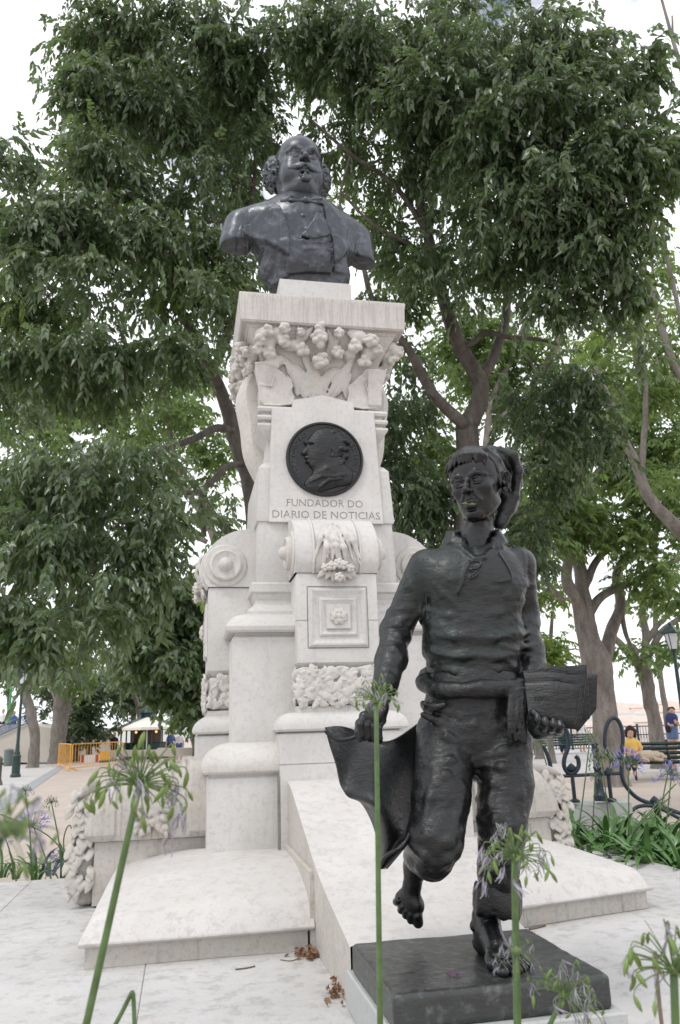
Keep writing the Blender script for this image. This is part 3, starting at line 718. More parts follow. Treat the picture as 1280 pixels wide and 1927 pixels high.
for o in fl: o.rotation_euler = (0, 0, -pi/2)
for o in fl: turned(o, -1)

# domed corner slabs, the ramp
def dome(name, outline, inner_top, right):
    """outline: front-left, front-right, back-right, back-left (a, b) of the lip at z .64"""
    n = 22; P = np.zeros((n, n, 3)); Q = np.array(outline, float)
    for i in range(n):
        for j in range(n):
            s, t = i/(n-1), j/(n-1); s2 = s; q = (Q[0]*(1-s)+Q[1]*s)*(1-t)+(Q[3]*(1-s)+Q[2]*s)*t
            # rounded rise away from the outer side and the front
            ds = (1-s) if right else s
            e1 = min(1, ds/.75); e2 = min(1, t/.62)
            f = (1-(1-e1)**2.2)*(1-(1-e2)**2.0); lip = (1-(1-min(1, ds/.08))**2)**.5*(1-(1-min(1, t/.10))**2)**.5
            P[i, j] = (q[0], q[1], .624+.082*lip+inner_top*.88*f)
    b = MM(); b.grid(P[:, ::1] if True else P)
    ring = [P[i, 0] for i in range(n)]+[P[-1, j] for j in range(1, n)]+[P[i, -1] for i in range(n-2, -1, -1)]+[P[0, j] for j in range(n-2, 0, -1)]
    R = np.array(ring); c = Q.mean(0)
    def off(R, d, z): r = R.copy(); dr = r[:, :2]-c; r[:, :2] = c+dr*(1+d/np.linalg.norm(dr, axis=1)[:, None]); r[:, 2] = z; return r
    rows = [R, off(R, .001, .617), off(R, -.010, .607), off(R, -.035, .604), off(R, -.042, .598), off(R, -.042, .522)]
    rows = [np.vstack([r, r[:1]]) for r in rows]
    b.grid(rows[:4]); o = b.obj(name, M_TOP, None, True, 50)
    b2 = MM(); b2.grid(rows[3:]); b2.obj('slab_riser', M_WORN, o, True, 40)
    return o
dome('domed_slab', [(-1.325, -1.755), (-.335, -1.755), (-.335, -.76), (-1.325, -.30)], .125, False)
dome('domed_slab', [(.345, -1.76), (1.46, -1.50), (1.46, -.30), (.345, -.76)], .125, True)
rp = crom([(-.82, 1.172), (-1.02, 1.134), (-1.44, .985), (-1.78, .868), (-2.08, .796), (-2.36, .745), (-2.52, .716)], 5)
b = MM(); hw = .332
for side in (1,):
    P = [[(-hw, y, z) for y, z in rp], [(-hw+.006, y, z+.004) for y, z in rp], [(hw-.006, y, z+.004) for y, z in rp], [(hw, y, z) for y, z in rp]]
    b.grid(P[::-1])
ro = b.obj('ramp', M_TOP, None, True, 40)
b = MM()
for s in (-1, 1):
    g_ = [[(s*(hw-.001), y, z) for y, z in rp], [(s*(hw-.001), y, .522) for y, z in rp]]
    b.grid(g_ if s < 0 else g_[::-1])
b.obj('ramp_cheek', M_WORN, ro, True, 40)
# narrow fillet stones beside the ramp and the pier
b = MM(); b.rbox((-.352, -.330, -1.74, -.80), .53, .845, .003); b.rbox((.330, .352, -1.74, -.80), .53, .845, .003); b.obj('fillet_strip', M_WORN)
# courses: joint lines on the blocks
b = MM()
for r, z in (((-.3735, .3735, -.8365, -.8), 1.262), ((-.2535, .2535, -.7715, -.7), 2.09)):
    b.box((r[0], r[2], z), (r[1], r[3], z+.003))
b.box((-.385, -.8365, .82), (-.3735, -.80, 1.2)); b.obj('mortar_joint', M_JOINT, None, False)

# ------------------------------------------------------------------ paved platform
PL = [(-1.30, 1.9), (-.75+UC-UC, .70)]
def MwZ(a, b_, z): return MO+MU*a+MV*b_+np.array([0, 0, z])
plat = link(bpy.data.objects.new('platform', bpy.data.meshes.new('platform')))
COL.objects.unlink(plat); bpy.data.objects.remove(plat)
plat = MM(); plat.box((-5.0, -3.6, .0), (2.22, .62, ZP-.006)); 
PLAT = build('paved_platform', Mw(np.vstack(plat.v)), np.vstack(plat.q), None, simple('paving_joint', (.30, .29, .27), .9)); PLAT['kind'] = 'structure'
ca = [-5.0, -3.9, -2.75, -1.9, -1.05, .12, 1.30, 2.22]; cb = [-3.6, -3.05, -2.35, -1.42, -.4, .62]
rg = random.Random(3)
sl_ = []
for i in range(len(ca)-1):
    for j in range(len(cb)-1):
        b = MM(); g_ = .0009; dz = rg.uniform(-.0015, .0015)
        b.mould((ca[i]+g_, ca[i+1]-g_, cb[j]+g_, cb[j+1]-g_), [(0, ZP-.018), (0, ZP+dz-.003), (-.003, ZP+dz)], True)
        b.obj('paving_slab', M_FLAG, PLAT, True, 30)
# ------------------------------------------------------------------ sculpted heads
class Frame:
    """sculpt in a local frame: x to the viewer's right, -y the way the face looks, z up; u = size"""
    def __init__(s, S, c, u, R): s.S, s.c, s.u, s.R = S, np.array(c, float), u, np.array(R)
    def p(s, q): return s.c+s.u*(s.R@np.array(q, float))
    def ell(s, c, r, k=.02, mode='u', R=None): s.S.ell(s.p(c), np.array(r)*s.u, k*s.u, mode, (s.R if R is None else s.R@R).T)
    def cone(s, a, b, r1, r2=None, k=.02, mode='u'): s.S.cone(s.p(a), s.p(b), r1*s.u, (r1 if r2 is None else r2)*s.u, k*s.u, mode)
    def poly(s, P, r, k=.01, mode='u'): s.S.poly([s.p(q) for q in P], np.array(r)*s.u, k*s.u, mode)
def head(f, wide=1., jaw=1., fat=0., lips=1., brow=1., my=0.):
    w = wide
    f.ell((0, .09, .14), (.335*w, .42, .37), 0); f.ell((0, -.10, .13), (.285*w, .27, .33), .08)
    f.ell((0, -.06, -.15), (.285*w*jaw, .30, .31), .08); f.ell((0, -.16, -.30), (.17*jaw*w, .19, .17), .08); f.ell((0, -.285, -.405), (.085*jaw, .075, .075), .06)
    for s in (-1, 1):
        f.ell((s*.165*w, -.235, -.08), (.085, .085, .08), .08); f.cone((s*.21*w*jaw, .02, -.24), (s*.07*jaw, -.25, -.42), .065, .045, .07)
        f.ell((s*.125*w, -.405, .0), (.085, .075, .052), .05, 'd')
        f.cone((s*.05, -.355, .075), (s*.13*w, -.352, .098), .030*brow, .032*brow, .035); f.cone((s*.13*w, -.352, .098), (s*.225*w, -.285, .060), .032*brow, .022*brow, .035)
        if fat: f.ell((s*.17*w, -.19, -.24), (.13, .15, .15), .08)
    f.cone((0, -.33, .06), (0, -.405, -.055), .034, .042, .03); f.cone((0, -.405, -.055), (0, -.462, -.115), .036, .041, .02)
    for s in (-1, 1):
        f.ell((s*.048, -.408, -.128), (.030, .045, .026), .024); f.ell((s*.026, -.438, -.160), (.015, .022, .013), .006, 'd')
        f.ell((s*.125*w, -.300, -.002), (.076, .060, .050), .006)
        f.poly([(s*.045, -.338, -.006), (s*.085*w, -.360, .034), (s*.140*w, -.356, .040), (s*.208*w, -.300, .004)], [.007, .010, .010, .007], .008)
        f.poly([(s*.050, -.336, -.014), (s*.095*w, -.352, -.042), (s*.150*w, -.344, -.040), (s*.204*w, -.300, -.004)], [.006, .008, .008, .006], .008)
        f.poly([(s*.062*w, -.352, .006), (s*.095*w, -.366, .017), (s*.135*w, -.368, .019), (s*.19*w, -.326, .004)], .0075, .002, 'd'); f.poly([(s*.066*w, -.348, -.016), (s*.10*w, -.362, -.025), (s*.14*w, -.360, -.025), (s*.188*w, -.324, -.008)], .006, .002, 'd'); f.ell((s*.128*w, -.366, -.002), (.020, .014, .020), .002, 'd')
        f.cone((s*.075, -.36, -.16), (s*.125, -.325, -.25), .012, .02, .03)
    if lips:
        f.poly([(-.095, -.332, -.252+my), (-.035, -.384, -.236+my), (0, -.384, -.243+my), (.035, -.384, -.236+my), (.095, -.332, -.252+my)], [.012, .024*lips, .022*lips, .024*lips, .012], .014)
        f.poly([(-.085, -.330, -.268+my), (-.03, -.374, -.287+my), (.03, -.374, -.287+my), (.085, -.330, -.268+my)], [.012, .028*lips, .028*lips, .012], .014)
        f.poly([(-.09, -.355, -.259+my), (0, -.406, -.263+my), (.09, -.355, -.259+my)], [.005, .0075, .005], .006, 'd')
        f.ell((0, -.345, -.335+my), (.06, .03, .022), .03, 'd')
def ear(f, s, w=1.):
    Rr = rot('Z', s*.75)@rot('X', .12)
    f.ell((s*.345*w, .045, -.015), (.034, .092, .135), .02, 'u', Rr); f.ell((s*.375*w, .015, .0), (.024, .055, .085), .014, 'd', Rr)
    f.poly([(s*.325*w, .0, .03), (s*.345*w, .01, .10), (s*.385*w, .07, .115), (s*.405*w, .10, .04), (s*.385*w, .09, -.06), (s*.345*w, .03, -.13)], [.012, .016, .017, .016, .014, .016], .008)
    f.ell((s*.335*w, .005, -.125), (.028, .03, .04), .015); f.poly([(s*.335*w, -.01, -.02), (s*.35*w, -.012, -.055)], .014, .01)

# ------------------------------------------------------------------ bronze bust
BT = empty('bronze_bust', Mw(np.array([0, 0, 4.74])), YAW, 'grey bronze bust of a balding man with moustache and bow tie atop the monument', 'bust')
def bm2(P): return P
S = SDF((-.80, -.45, 4.70), (.62, .42, 5.86), .0085)
bc = -.055
S.cone((bc, -.02, 5.36), (bc+.02, -.03, 5.10), .40, .36, 0, sq=(1, .66, .9)); S.cone((bc-.02, 0, 5.47), (bc-.42, .0, 5.45), .16, .13, .10); S.cone((bc+.02, 0, 5.47), (bc+.42, .0, 5.42), .16, .12, .10)
S.cone((bc-.04, .02, 5.55), (bc-.02, .02, 5.74), .20, .16, .12); S.cone((bc-.04, .02, 5.62), (bc-.33, .03, 5.49), .09, .08, .1); S.cone((bc-.04, .02, 5.62), (bc+.32, .03, 5.47), .09, .08, .1)
S.cone((-.545, .0, 5.41), (-.60, -.02, 5.21), .135, .12, .03); S.cone((.41, .0, 5.37), (.44, -.02, 5.14), .12, .105, .03)
S.cone((-.02, 0, 5.10), (0, .0, 4.90), .37, .275, .08, sq=(1, .6, 1)); S.box((0, .0, 4.80), (.245, .15, .12), .03, .06)
S.put((-.9, -.6, 4.6), (.7, .5, 4.742), lambda X, Y, Z: (Z-4.742)+0*X+0*Y, 0, 'd')
for s, c in ((-1, (-.64, -.05, 5.065)), (1, (.50, -.05, 4.99))): S.box(c, (.17, .3, .11), .01, .012, 'd', rot('Y', s*-.22))
for c, r in (((-.44, 0, 5.08), (.055, .5, .10)), ((.33, 0, 5.06), (.045, .5, .08))): S.ell(c, r, .05, 'd')
base = S.a.copy()
def bp(L, v=-.25): return [onM(400+x/3.368, 240+y/3.368, VC+v) for x, y in L]
S.layer(base, bp([(190, 560), (205, 610), (330, 690), (480, 815), (490, 930), (420, 950), (180, 830), (150, 700)], -.2), .018, .2, .012)
S.layer(base, bp([(385, 455), (300, 510), (200, 565), (205, 610), (270, 650), (350, 700), (480, 810), (482, 700), (455, 570), (425, 490)]), .066, .0, .006)
S.layer(base, bp([(690, 470), (720, 620), (755, 720), (770, 850), (815, 820), (860, 755), (848, 700), (850, 600), (800, 560), (740, 500)]), .066, .0, .006)
S.layer(base, bp([(765, 700), (770, 900), (900, 900), (920, 620), (860, 590), (850, 760)], -.2), .012, .1, .02)
S.layer(base, bp([(470, 670), (550, 715), (650, 710), (742, 690), (765, 860), (760, 900), (478, 900)]), .030, .0, .006)
S.layer(base, bp([(555, 695), (600, 640), (650, 540), (690, 540), (745, 680), (640, 715)]), .048, .0, .006)
def bpt(x, y, lift):
    a, z = onM(400+x/3.368, 240+y/3.368, VC-.3); return np.array([a, 0, z])
def onsurf(S_, base_, a, z, ymax=.1):
    i = int((a-S_.lo[0])/S_.h); k = int((z-S_.lo[2])/S_.h); col = base_[i, :, k]; j = np.argmax(col < 0); return S_.lo[1]+j*S_.h
b2 = S.a.copy()
for x, y in ((570, 715), (585, 775), (685, 732), (692, 800), (590, 850), (700, 862), (575, 540), (595, 625)):
    a, z = onM(400+x/3.368, 240+y/3.368, VC-.26); yy = onsurf(S, b2, a, z); S.ell((a, yy, z), (.017, .014, .017), .003)
for zz, a0, a1 in ((5.09, -.12, .18), (5.035, -.12, .17), (5.15, .0, .18)):
    P = [(a, onsurf(S, b2, a, zz)+.006, zz+.01*math.sin(a*20)) for a in np.linspace(a0, a1, 7)]; S.poly(P, .011, .014)
S.disp(lambda p: .016*(fbm(p*np.array([7, 7, 5]), 3)-.5)+.018*(np.clip(fbm(p*16, 3), .45, 1)-.55)*np.clip((5.30-p[:, 2])*4, .25, 1))
ZS = np.diag([1, 1, .93, 1.]); ZS[2, 3] = 4.742*.07; S.obj('coat_and_chest', M_BUST, BT, MM4@ZS)
# collar and bow tie
S = SDF((-.34, -.40, 5.44), (.24, .24, 5.80), .006)
for i in range(2): pass
S.poly([(bc-.185+.0, .0, 5.70), (bc-.165, -.12, 5.665), (bc-.07, -.20, 5.60)], [.035, .035, .02], .01, sq=(.6, .6, 1.3)); S.poly([(bc+.185, .0, 5.70), (bc+.165, -.12, 5.665), (bc+.07, -.20, 5.60)], [.035, .035, .02], .01, sq=(.6, .6, 1.3))
S.cone((bc, .02, 5.60), (bc, .0, 5.70), .19, .165, .01)
for s in (-1, 1):
    S.poly([(bc, -.245, 5.545), (bc+s*.09, -.25, 5.56), (bc+s*.17, -.22, 5.55)], [.03, .042, .034], .008, sq=(1, .6, 1)); S.poly([(bc, -.27, 5.545), (bc+s*.12, -.275, 5.565)], [.010, .008], .006); S.poly([(bc, -.27, 5.535), (bc+s*.13, -.26, 5.530)], [.010, .008], .006)
    S.ell((bc+s*.06, -.285, 5.548), (.03, .012, .008), .004, 'd')
S.ell((bc, -.265, 5.545), (.032, .028, .034), .006)
S.disp(lambda p: .008*(fbm(p*22, 3)-.5)); ZS[2, 3] = 4.742*.07-.03; S.obj('bow_tie', M_BUST, BT, MM4@ZS)
# head
hc = np.array([-.075, -.04, 5.885]); hu = .60; HR = rot('Z', radians(3))@rot('X', radians(-3))
S = SDF((-.42, -.40, 5.56), (.30, .36, 6.34), .0062); f = Frame(S, hc, hu, HR)
head(f, .98, 1.10, 1., .8); ear(f, -1, 1.0); ear(f, 1, 1.0)
f.cone((0, .06, -.25), (0, .08, -.62), .27, .30, .1); f.ell((0, -.10, -.46), (.24, .20, .10), .08)
S.disp(lambda p: .006*(fbm(p*14, 3)-.5))
HB = S.obj('head', M_BUST, BT, MM4)
S = SDF((-.46, -.44, 5.60), (.34, .38, 6.34), .0062); f = Frame(S, hc, hu, HR); rg = random.Random(21)
for s in (-1, 1):
    f.ell((s*.29, .17, .03), (.13, .20, .22), .0)
    for i in range(150):
        d = np.array([rg.gauss(0, 1), rg.gauss(0, 1)-.3, rg.gauss(0, 1)]); d /= np.linalg.norm(d)
        if d[0]*s < -.15: d[0] *= -1
        c_ = np.array([s*.300, .15, .03])+d*np.array([.135, .19, .21])*rg.uniform(.92, 1.12); a0 = rg.uniform(0, 6.28); r = rg.uniform(.022, .045)
        e1 = np.cross(d, [0, 0, 1.]); e1 /= np.linalg.norm(e1)+1e-6; e2 = np.cross(d, e1)
        f.poly([tuple(c_+r*(e1*cos(a0+j*1.15)+e2*sin(a0+j*1.15))+d*.012*(2-abs(j-2))) for j in range(5)], [.012, .021, .021, .018, .008], .004)
f.ell((0, .30, .02), (.30, .18, .24), .05)
S.disp(lambda p: .007*(fbm(p*30, 3)-.5)); S.obj('curly_hair', M_BUST, HB, MM4)
S = SDF((-.30, -.44, 5.62), (.18, -.10, 5.99), .0045); f = Frame(S, hc, hu, HR)
for s in (-1, 1):
    for i in range(26):
        x0 = s*rg.uniform(.005, .13); z0 = -.195-rg.uniform(0, .035); L_ = rg.uniform(.05, .12)
        f.poly([(x0, -.425+abs(x0)*.5, z0), (x0+s*L_*.6, -.430+abs(x0+s*L_*.6)*.55, z0-.025), (x0+s*L_, -.395+abs(x0+s*L_)*.45, z0-.03+rg.uniform(-.02, .035))], [.018, .022, .008], .008)
    f.poly([(s*.12, -.36, -.22), (s*.20, -.32, -.235), (s*.235, -.285, -.20)], [.03, .026, .010], .01)
for i in range(30):
    x0 = rg.uniform(-.055, .055); z0 = -.33-rg.uniform(0, .05); f.poly([(x0, -.345, z0), (x0*1.1, -.39, z0-.05), (x0*.8, -.36, z0-.10)], [.018, .022, .009], .008)
for i in range(6): x0 = rg.uniform(-.02, .02); f.poly([(x0, -.37, -.30), (x0, -.375, -.35)], [.012, .016], .008)
S.obj('moustache_and_goatee', M_BUST, HB, MM4)

# ------------------------------------------------------------------ bronze boy
T = at
foot0 = onz(915, 1800, .735)
BOY = empty('statue', (foot0[0], foot0[1], .735), 0, 'dark bronze statue of a barefoot running newspaper boy in a stocking cap holding papers', 'statue')
rx = rot('Z', radians(-31))@rot('X', radians(6))@rot('Y', radians(-2))
hc = T(899, 914, 2.72); hu = .280
S = SDF(hc-[.14, .19, .36], hc+[.15, .17, .16], .0026); f = Frame(S, hc, hu, rx)
head(f, 1.04, .90, 0., 1.05, .8, -.022)
f.S.a -= 0
ear(f, -1, 1.02); ear(f, 1, 1.02)
S.cone(hc+[.006, .045, -.08], T(893, 1045, 2.765), .054, .062, .02)
S.cone(hc+[-.010, .0, -.15], T(886, 1035, 2.73), .020, .018, .02)
S.disp(lambda p: .0022*(fbm(p*26, 3)-.5)*2)
hv, hq = S.mesh()
parts_v = [hv]; parts_q = [hq]; nv = len(hv)
def addbody(S_):
    global nv
    v, q = S_.mesh(); parts_v.append(v); parts_q.append(q+nv); nv += len(v)
# trailing foot, seen from above the toes
ank = T(783, 1628, 2.93); ball = T(769, 1703, 2.965)
S = SDF(ball-[.12, .16, .16], ank+[.12, .16, .14], .0026)
S.cone(T(788, 1590, 2.86), ank, .042, .036, 0); S.cone(ank, ball+[.004, 0, .012], .036, .030, .03, sq=(1, .8, 1)); S.ell(ank+[.006, .05, .015], (.036, .045, .04), .03)
S.cone(T(757, 1692, 2.97), T(783, 1706, 2.96), .024, .028, .03)
for (x0, y0, x1, y1, r) in ((752, 1690, 746, 1697, .0125), (758, 1697, 755, 1712, .013), (764, 1702, 764, 1722, .0135), (770, 1706, 773, 1731, .014), (783, 1708, 787, 1736, .0185)):
    a, b_ = T(x0, y0, 2.955), T(x1, y1, 2.965); m_ = (a+b_)/2+[0, -.010, 0]; S.poly([a, m_, b_], [r*1.0, r*.92, r], .004)
S.disp(lambda p: .003*(fbm(p*30, 2)-.5)); addbody(S)
# planted foot
zt = .737
heel = np.array([.420, 2.83, zt+.035]); bl = np.array([.448, 2.665, zt+.022])
S = SDF((.31, 2.50, zt-.02), (.56, 2.92, 1.02), .0028)
S.cone(T(934, 1660, 2.80), np.array([.430, 2.80, zt+.115]), .045, .036, 0); S.cone(np.array([.430, 2.80, zt+.115]), heel, .038, .036, .03)
S.cone(np.array([.432, 2.77, zt+.07]), bl+[.0, .02, .005], .036, .030, .03); S.cone(bl+[-.025, 0, .0], bl+[.032, .012, -.004], .027, .021, .03); S.cone(heel+[.01, -.02, -.01], bl+[.02, 0, -.004], .028, .022, .03)
for i, (dx, ln, r) in enumerate(((-.036, .072, .0165), (-.010, .074, .0118), (.010, .066, .0112), (.028, .056, .0108), (.044, .044, .0105))):
    a = bl+[dx*.95, -.008+dx*.35+.006*max(0, i-1), -.004]; m_ = a+[.010+.002*i, -ln*.48, .006]; e = a+[.022+.004*i, -ln*.95, -.006]; e[2] = zt+r*.75; S.poly([a, m_, e], [r*1.15, r, r*.95], .005)
S.ell(np.array([.388, 2.805, zt+.085]), (.012, .014, .014), .012); S.ell(np.array([.462, 2.80, zt+.078]), (.012, .014, .014), .012)
S.cone(np.array([.432, 2.795, zt+.105]), np.array([.440, 2.71, zt+.05]), .035, .031, .02)
S.disp(lambda p: .003*(fbm(p*30, 2)-.5)); addbody(S)
# right hand gripping the sheet
def hand(S, wr, kn, spread, tips, thumb, r=.0105):
    """wr wrist, kn centre of the knuckles, spread vector across the knuckles, tips list of (mid, tip) per finger"""
    wr, kn, sp = map(np.array, (wr, kn, spread)); S.cone(wr, (wr+kn)/2, .024, .030, .01, sq=None); S.cone(kn-sp*.45, kn+sp*.45, .018, .016, .02); S.cone((wr+kn)/2, kn, .030, .024, .02)
    for i, ch in enumerate(tips):
        b0 = kn+sp*(i/3-.5); rr = r*(1.0, 1.06, 1.0, .86)[i]; S.poly([b0]+[np.array(c) for c in ch], [rr*1.15, rr*1.05, rr, rr*.9][:len(ch)+1], .004)
    S.poly([np.array(c) for c in thumb], [r*1.5, r*1.25, r*1.1, r], .008)
wR = T(722, 1312, 2.665); kR = T(702, 1352, 2.615)
S = SDF(kR-[.09, .09, .10], wR+[.07, .08, .08], .0026)
tips = []
for i in range(4):
    q = (i/3-.5); b0 = kR+np.array([.052, .03, -.012])*q
    tips.append([b0+[-.012+.01*q, -.022, -.024], b0+[-.010+.008*q, -.012, -.055], b0+[-.004, .012, -.066]])
hand(S, wR, kR, (.062, .035, -.014), tips, [wR*.55+kR*.45+[-.022, .0, -.004], kR+[-.044, .004, -.015], kR+[-.050, -.004, -.042], kR+[-.044, .004, -.062]])
S.cone(T(728, 1290, 2.68), wR, .027, .025, .01); S.disp(lambda p: .002*(fbm(p*40, 2)-.5)); addbody(S)
# left hand under the bundle
wL = T(1000, 1325, 2.70); kL = T(1030, 1356, 2.60)
S = SDF(kL-[.12, .10, .09], kL+[.10, .16, .09], .0026)
tips = []
for i in range(4):
    b0 = T((1007, 1022, 1037, 1050)[i], (1362, 1368, 1371, 1374)[i], 2.585)
    tips.append([b0+[0, -.010, .002], b0+[.004, -.026, .012], b0+[.004, -.022, .024]])
kn = T(1029, 1374, 2.61); S.cone(wL, kn+[-.02, .02, 0], .028, .03, .01); S.cone(kn-[.04, 0, -.012], kn+[.035, 0, -.004], .02, .017, .02)
for i, ch in enumerate(tips): S.poly([kn+np.array([.08, 0, -.014])*(i/3-.5)]+ch, [.0135, .0135, .0125, .011], .004)
S.poly([wL+[0, .0, .0], T(1000, 1352, 2.60), T(1004, 1340, 2.575)], [.018, .014, .012], .01); S.disp(lambda p: .002*(fbm(p*40, 2)-.5)); addbody(S)
# inner limbs that join head, hands and feet inside the clothes
sR, sL = T(800, 1066, 2.77), T(977, 1060, 2.80); eR, eL = T(747, 1182, 2.80), T(987, 1165, 2.88)
kneeR, kneeL = T(818, 1580, 2.64), T(940, 1560, 2.68)
S = SDF((-.02, 2.45, .80), (.80, 3.10, 2.10), .010)
S.cone(T(893, 1100, 2.78), T(888, 1300, 2.78), .10, .10, 0); S.cone(sR, sL, .045, .045, .03); S.cone(T(893, 1100, 2.78), T(894, 1035, 2.77), .09, .05, .02)
S.poly([sR, eR, wR], [.045, .035, .022], .02); S.poly([sL, eL, T(1003, 1250, 2.82), wL], [.045, .035, .03, .022], .02)
S.poly([T(888, 1330, 2.78), T(845, 1380, 2.76), kneeR, ank], [.10, .08, .055, .035], .03); S.poly([T(888, 1330, 2.78), T(942, 1370, 2.76), kneeL, T(925, 1690, 2.80)], [.10, .08, .05, .036], .03)
addbody(S)
build('body', np.vstack(parts_v), np.vstack(parts_q), None, M_SKIN, BOY)

def folds(p, sc, seed, amp, pw=1.6):
    w = fbm(p*5+seed, 2)[:, None]*np.array([.9, .9, .9]); n = vnoise((p+w*.10)*np.array(sc)+seed); return amp*((1-np.abs(2*n-1))**pw-.35)
# sweater
S = SDF((-.01, 2.50, 1.42), (.80, 3.03, 2.16), .0052)
S.cone(T(893, 1108, 2.775), T(889, 1200, 2.775), .161, .152, 0, sq=(1, .66, 1)); S.cone(T(889, 1200, 2.775), T(888, 1285, 2.775), .156, .146, .05, sq=(1, .68, 1))
S.cone(sR+[.02, 0, -.012], sL+[-.02, 0, -.012], .056, .056, .06); S.cone(T(893, 1052, 2.785), T(893, 1005, 2.775), .105, .060, .05, sq=(1, .8, 1))
S.cone(T(850, 1095, 2.73), T(935, 1095, 2.73), .085, .085, .06, sq=(1, .8, 1))
S.poly([sR, eR], [.060, .049], .03); S.poly([eR, (eR+wR)/2+[.002, 0, .01], wR+[.004, .004, .030]], [.052, .048, .038], .03)
S.poly([sL, eL], [.058, .048], .03); S.poly([eL, T(998, 1235, 2.83), T(1004, 1300, 2.76)], [.050, .045, .038], .03)
S.cone(T(893, 990, 2.755), T(893, 1040, 2.765), .0605, .064, .012, 'd')
# open neck slit with laces
S.poly([T(888, 1022, 2.68), T(898, 1050, 2.655)], [.022, .005], .006, 'd')
c0 = S.a.copy()
def on_front(x, y, lift=0.):
    d = ray(x, y); d = d/np.linalg.norm(d)
    for t in np.arange(2.4, 3.2, .002):
        p = EYEP+d*t; i = np.round((p-S.lo)/S.h).astype(int)
        if (i >= 0).all() and (i < S.n).all() and c0[tuple(i)] < 0: return p-d*lift
    return at(x, y, 2.66)
for L_, r in (([(862, 1024), (878, 1040), (893, 1052)], .008), ([(925, 1036), (910, 1050), (896, 1053)], .008), ([(884, 1058), (876, 1074), (870, 1098), (861, 1118)], .0050), ([(880, 1062), (892, 1056), (905, 1060), (897, 1070), (884, 1072), (898, 1080), (885, 1090)], .0050),
                 ([(905, 1062), (897, 1074), (886, 1086)], .0045), ([(938, 1040), (955, 1066), (963, 1085), (960, 1092), (940, 1096)], .0032), ([(800, 1052), (803, 1085), (802, 1120), (805, 1165)], .0040), ([(985, 1038), (990, 1060), (988, 1090), (975, 1125)], .0040)):
    S.poly([on_front(x, y, .002) for x, y in L_], r, .005)
LACES = [[on_front(x, y, .005) for x, y in L_] for L_ in ([(884, 1058), (876, 1074), (870, 1098), (861, 1118)], [(880, 1062), (892, 1056), (905, 1060), (897, 1070), (884, 1072), (898, 1080), (885, 1090)], [(905, 1062), (897, 1074), (886, 1086)], [(938, 1040), (955, 1066), (963, 1085), (960, 1092), (940, 1096)])]
SEAMS = [[on_front(x, y, .002) for x, y in L_] for L_ in ([(800, 1052), (803, 1085), (802, 1120), (805, 1160)], [(985, 1038), (990, 1060), (988, 1090), (975, 1125)], [(846, 1022), (862, 1030), (878, 1044), (893, 1054), (910, 1050), (925, 1038)])]
for k in range(5): S.poly([on_front(x, 1090+k*6-(x-748)*.18, .0) for x in (760, 766, 772, 778)], .0042, .005)
for k in range(4): S.poly([on_front(x, 1083+k*6+(x-985)*.3, .0) for x in (984, 989, 994)], .0035, .005)
for k in range(3): pass
fr = random.Random(9)
for (x0, y0, x1, y1, r) in ((812, 1150, 880, 1162, .009), (965, 1140, 905, 1158, .008), (812, 1192, 900, 1200, .010), (970, 1185, 890, 1210, .009), (815, 1225, 930, 1236, .011), (972, 1222, 900, 1240, .009), (812, 1250, 900, 1268, .011), (970, 1252, 900, 1262, .010),
                            (760, 1165, 735, 1180, .010), (768, 1190, 728, 1200, .012), (762, 1215, 722, 1222, .010), (752, 1240, 720, 1252, .011), (745, 1265, 712, 1275, .009), (738, 1285, 710, 1292, .008), (795, 1130, 770, 1175, .008),
                            (975, 1190, 1010, 1180, .009), (980, 1215, 1012, 1212, .010), (985, 1238, 1015, 1240, .009), (820, 1100, 850, 1130, .007), (965, 1100, 940, 1135, .007)):
    m_ = on_front((x0+x1)/2, (y0+y1)/2+4, -.004); a_, b_ = on_front(x0, y0, -.006), on_front(x1, y1, -.008); S.poly([a_, m_, b_], [r*.5, r, r*.45], .014)
def knit(p):
    d = folds(p, (5, 5, 20), 3., .007)+folds(p, (9, 9, 34), 9., .0035)+.0012*(fbm(p*70, 2)-.5)*2
    return d*np.clip((2.02-p[:, 2])*6, .35, 1)
cn = T(893, 1012, 2.765)
for dz, r_, rr in ((0, .094, .012), (.016, .088, .009), (-.016, .100, .013)): S.poly([cn+np.array([cos(t)*r_, sin(t)*r_*.82, dz+.020*sin(t)-.02*(sin(t) < -.6)]) for t in np.linspace(radians(-52), radians(232), 26)], rr, .008)
S.disp(knit); SW = S.obj('sweater', M_KNIT, BOY)
for L_ in LACES: b = MB(); C = crom(L_, 4); C[:, 1] -= .004; b.tube(C, .0046 if C[0][0] < .52 else .003, 6); b.obj('lace', M_SKIN, BOY)
for L_ in SEAMS: b = MB(); C = crom(L_, 4); b.tube(C, .0036, 6); b.obj('seam', M_KNIT, SW)
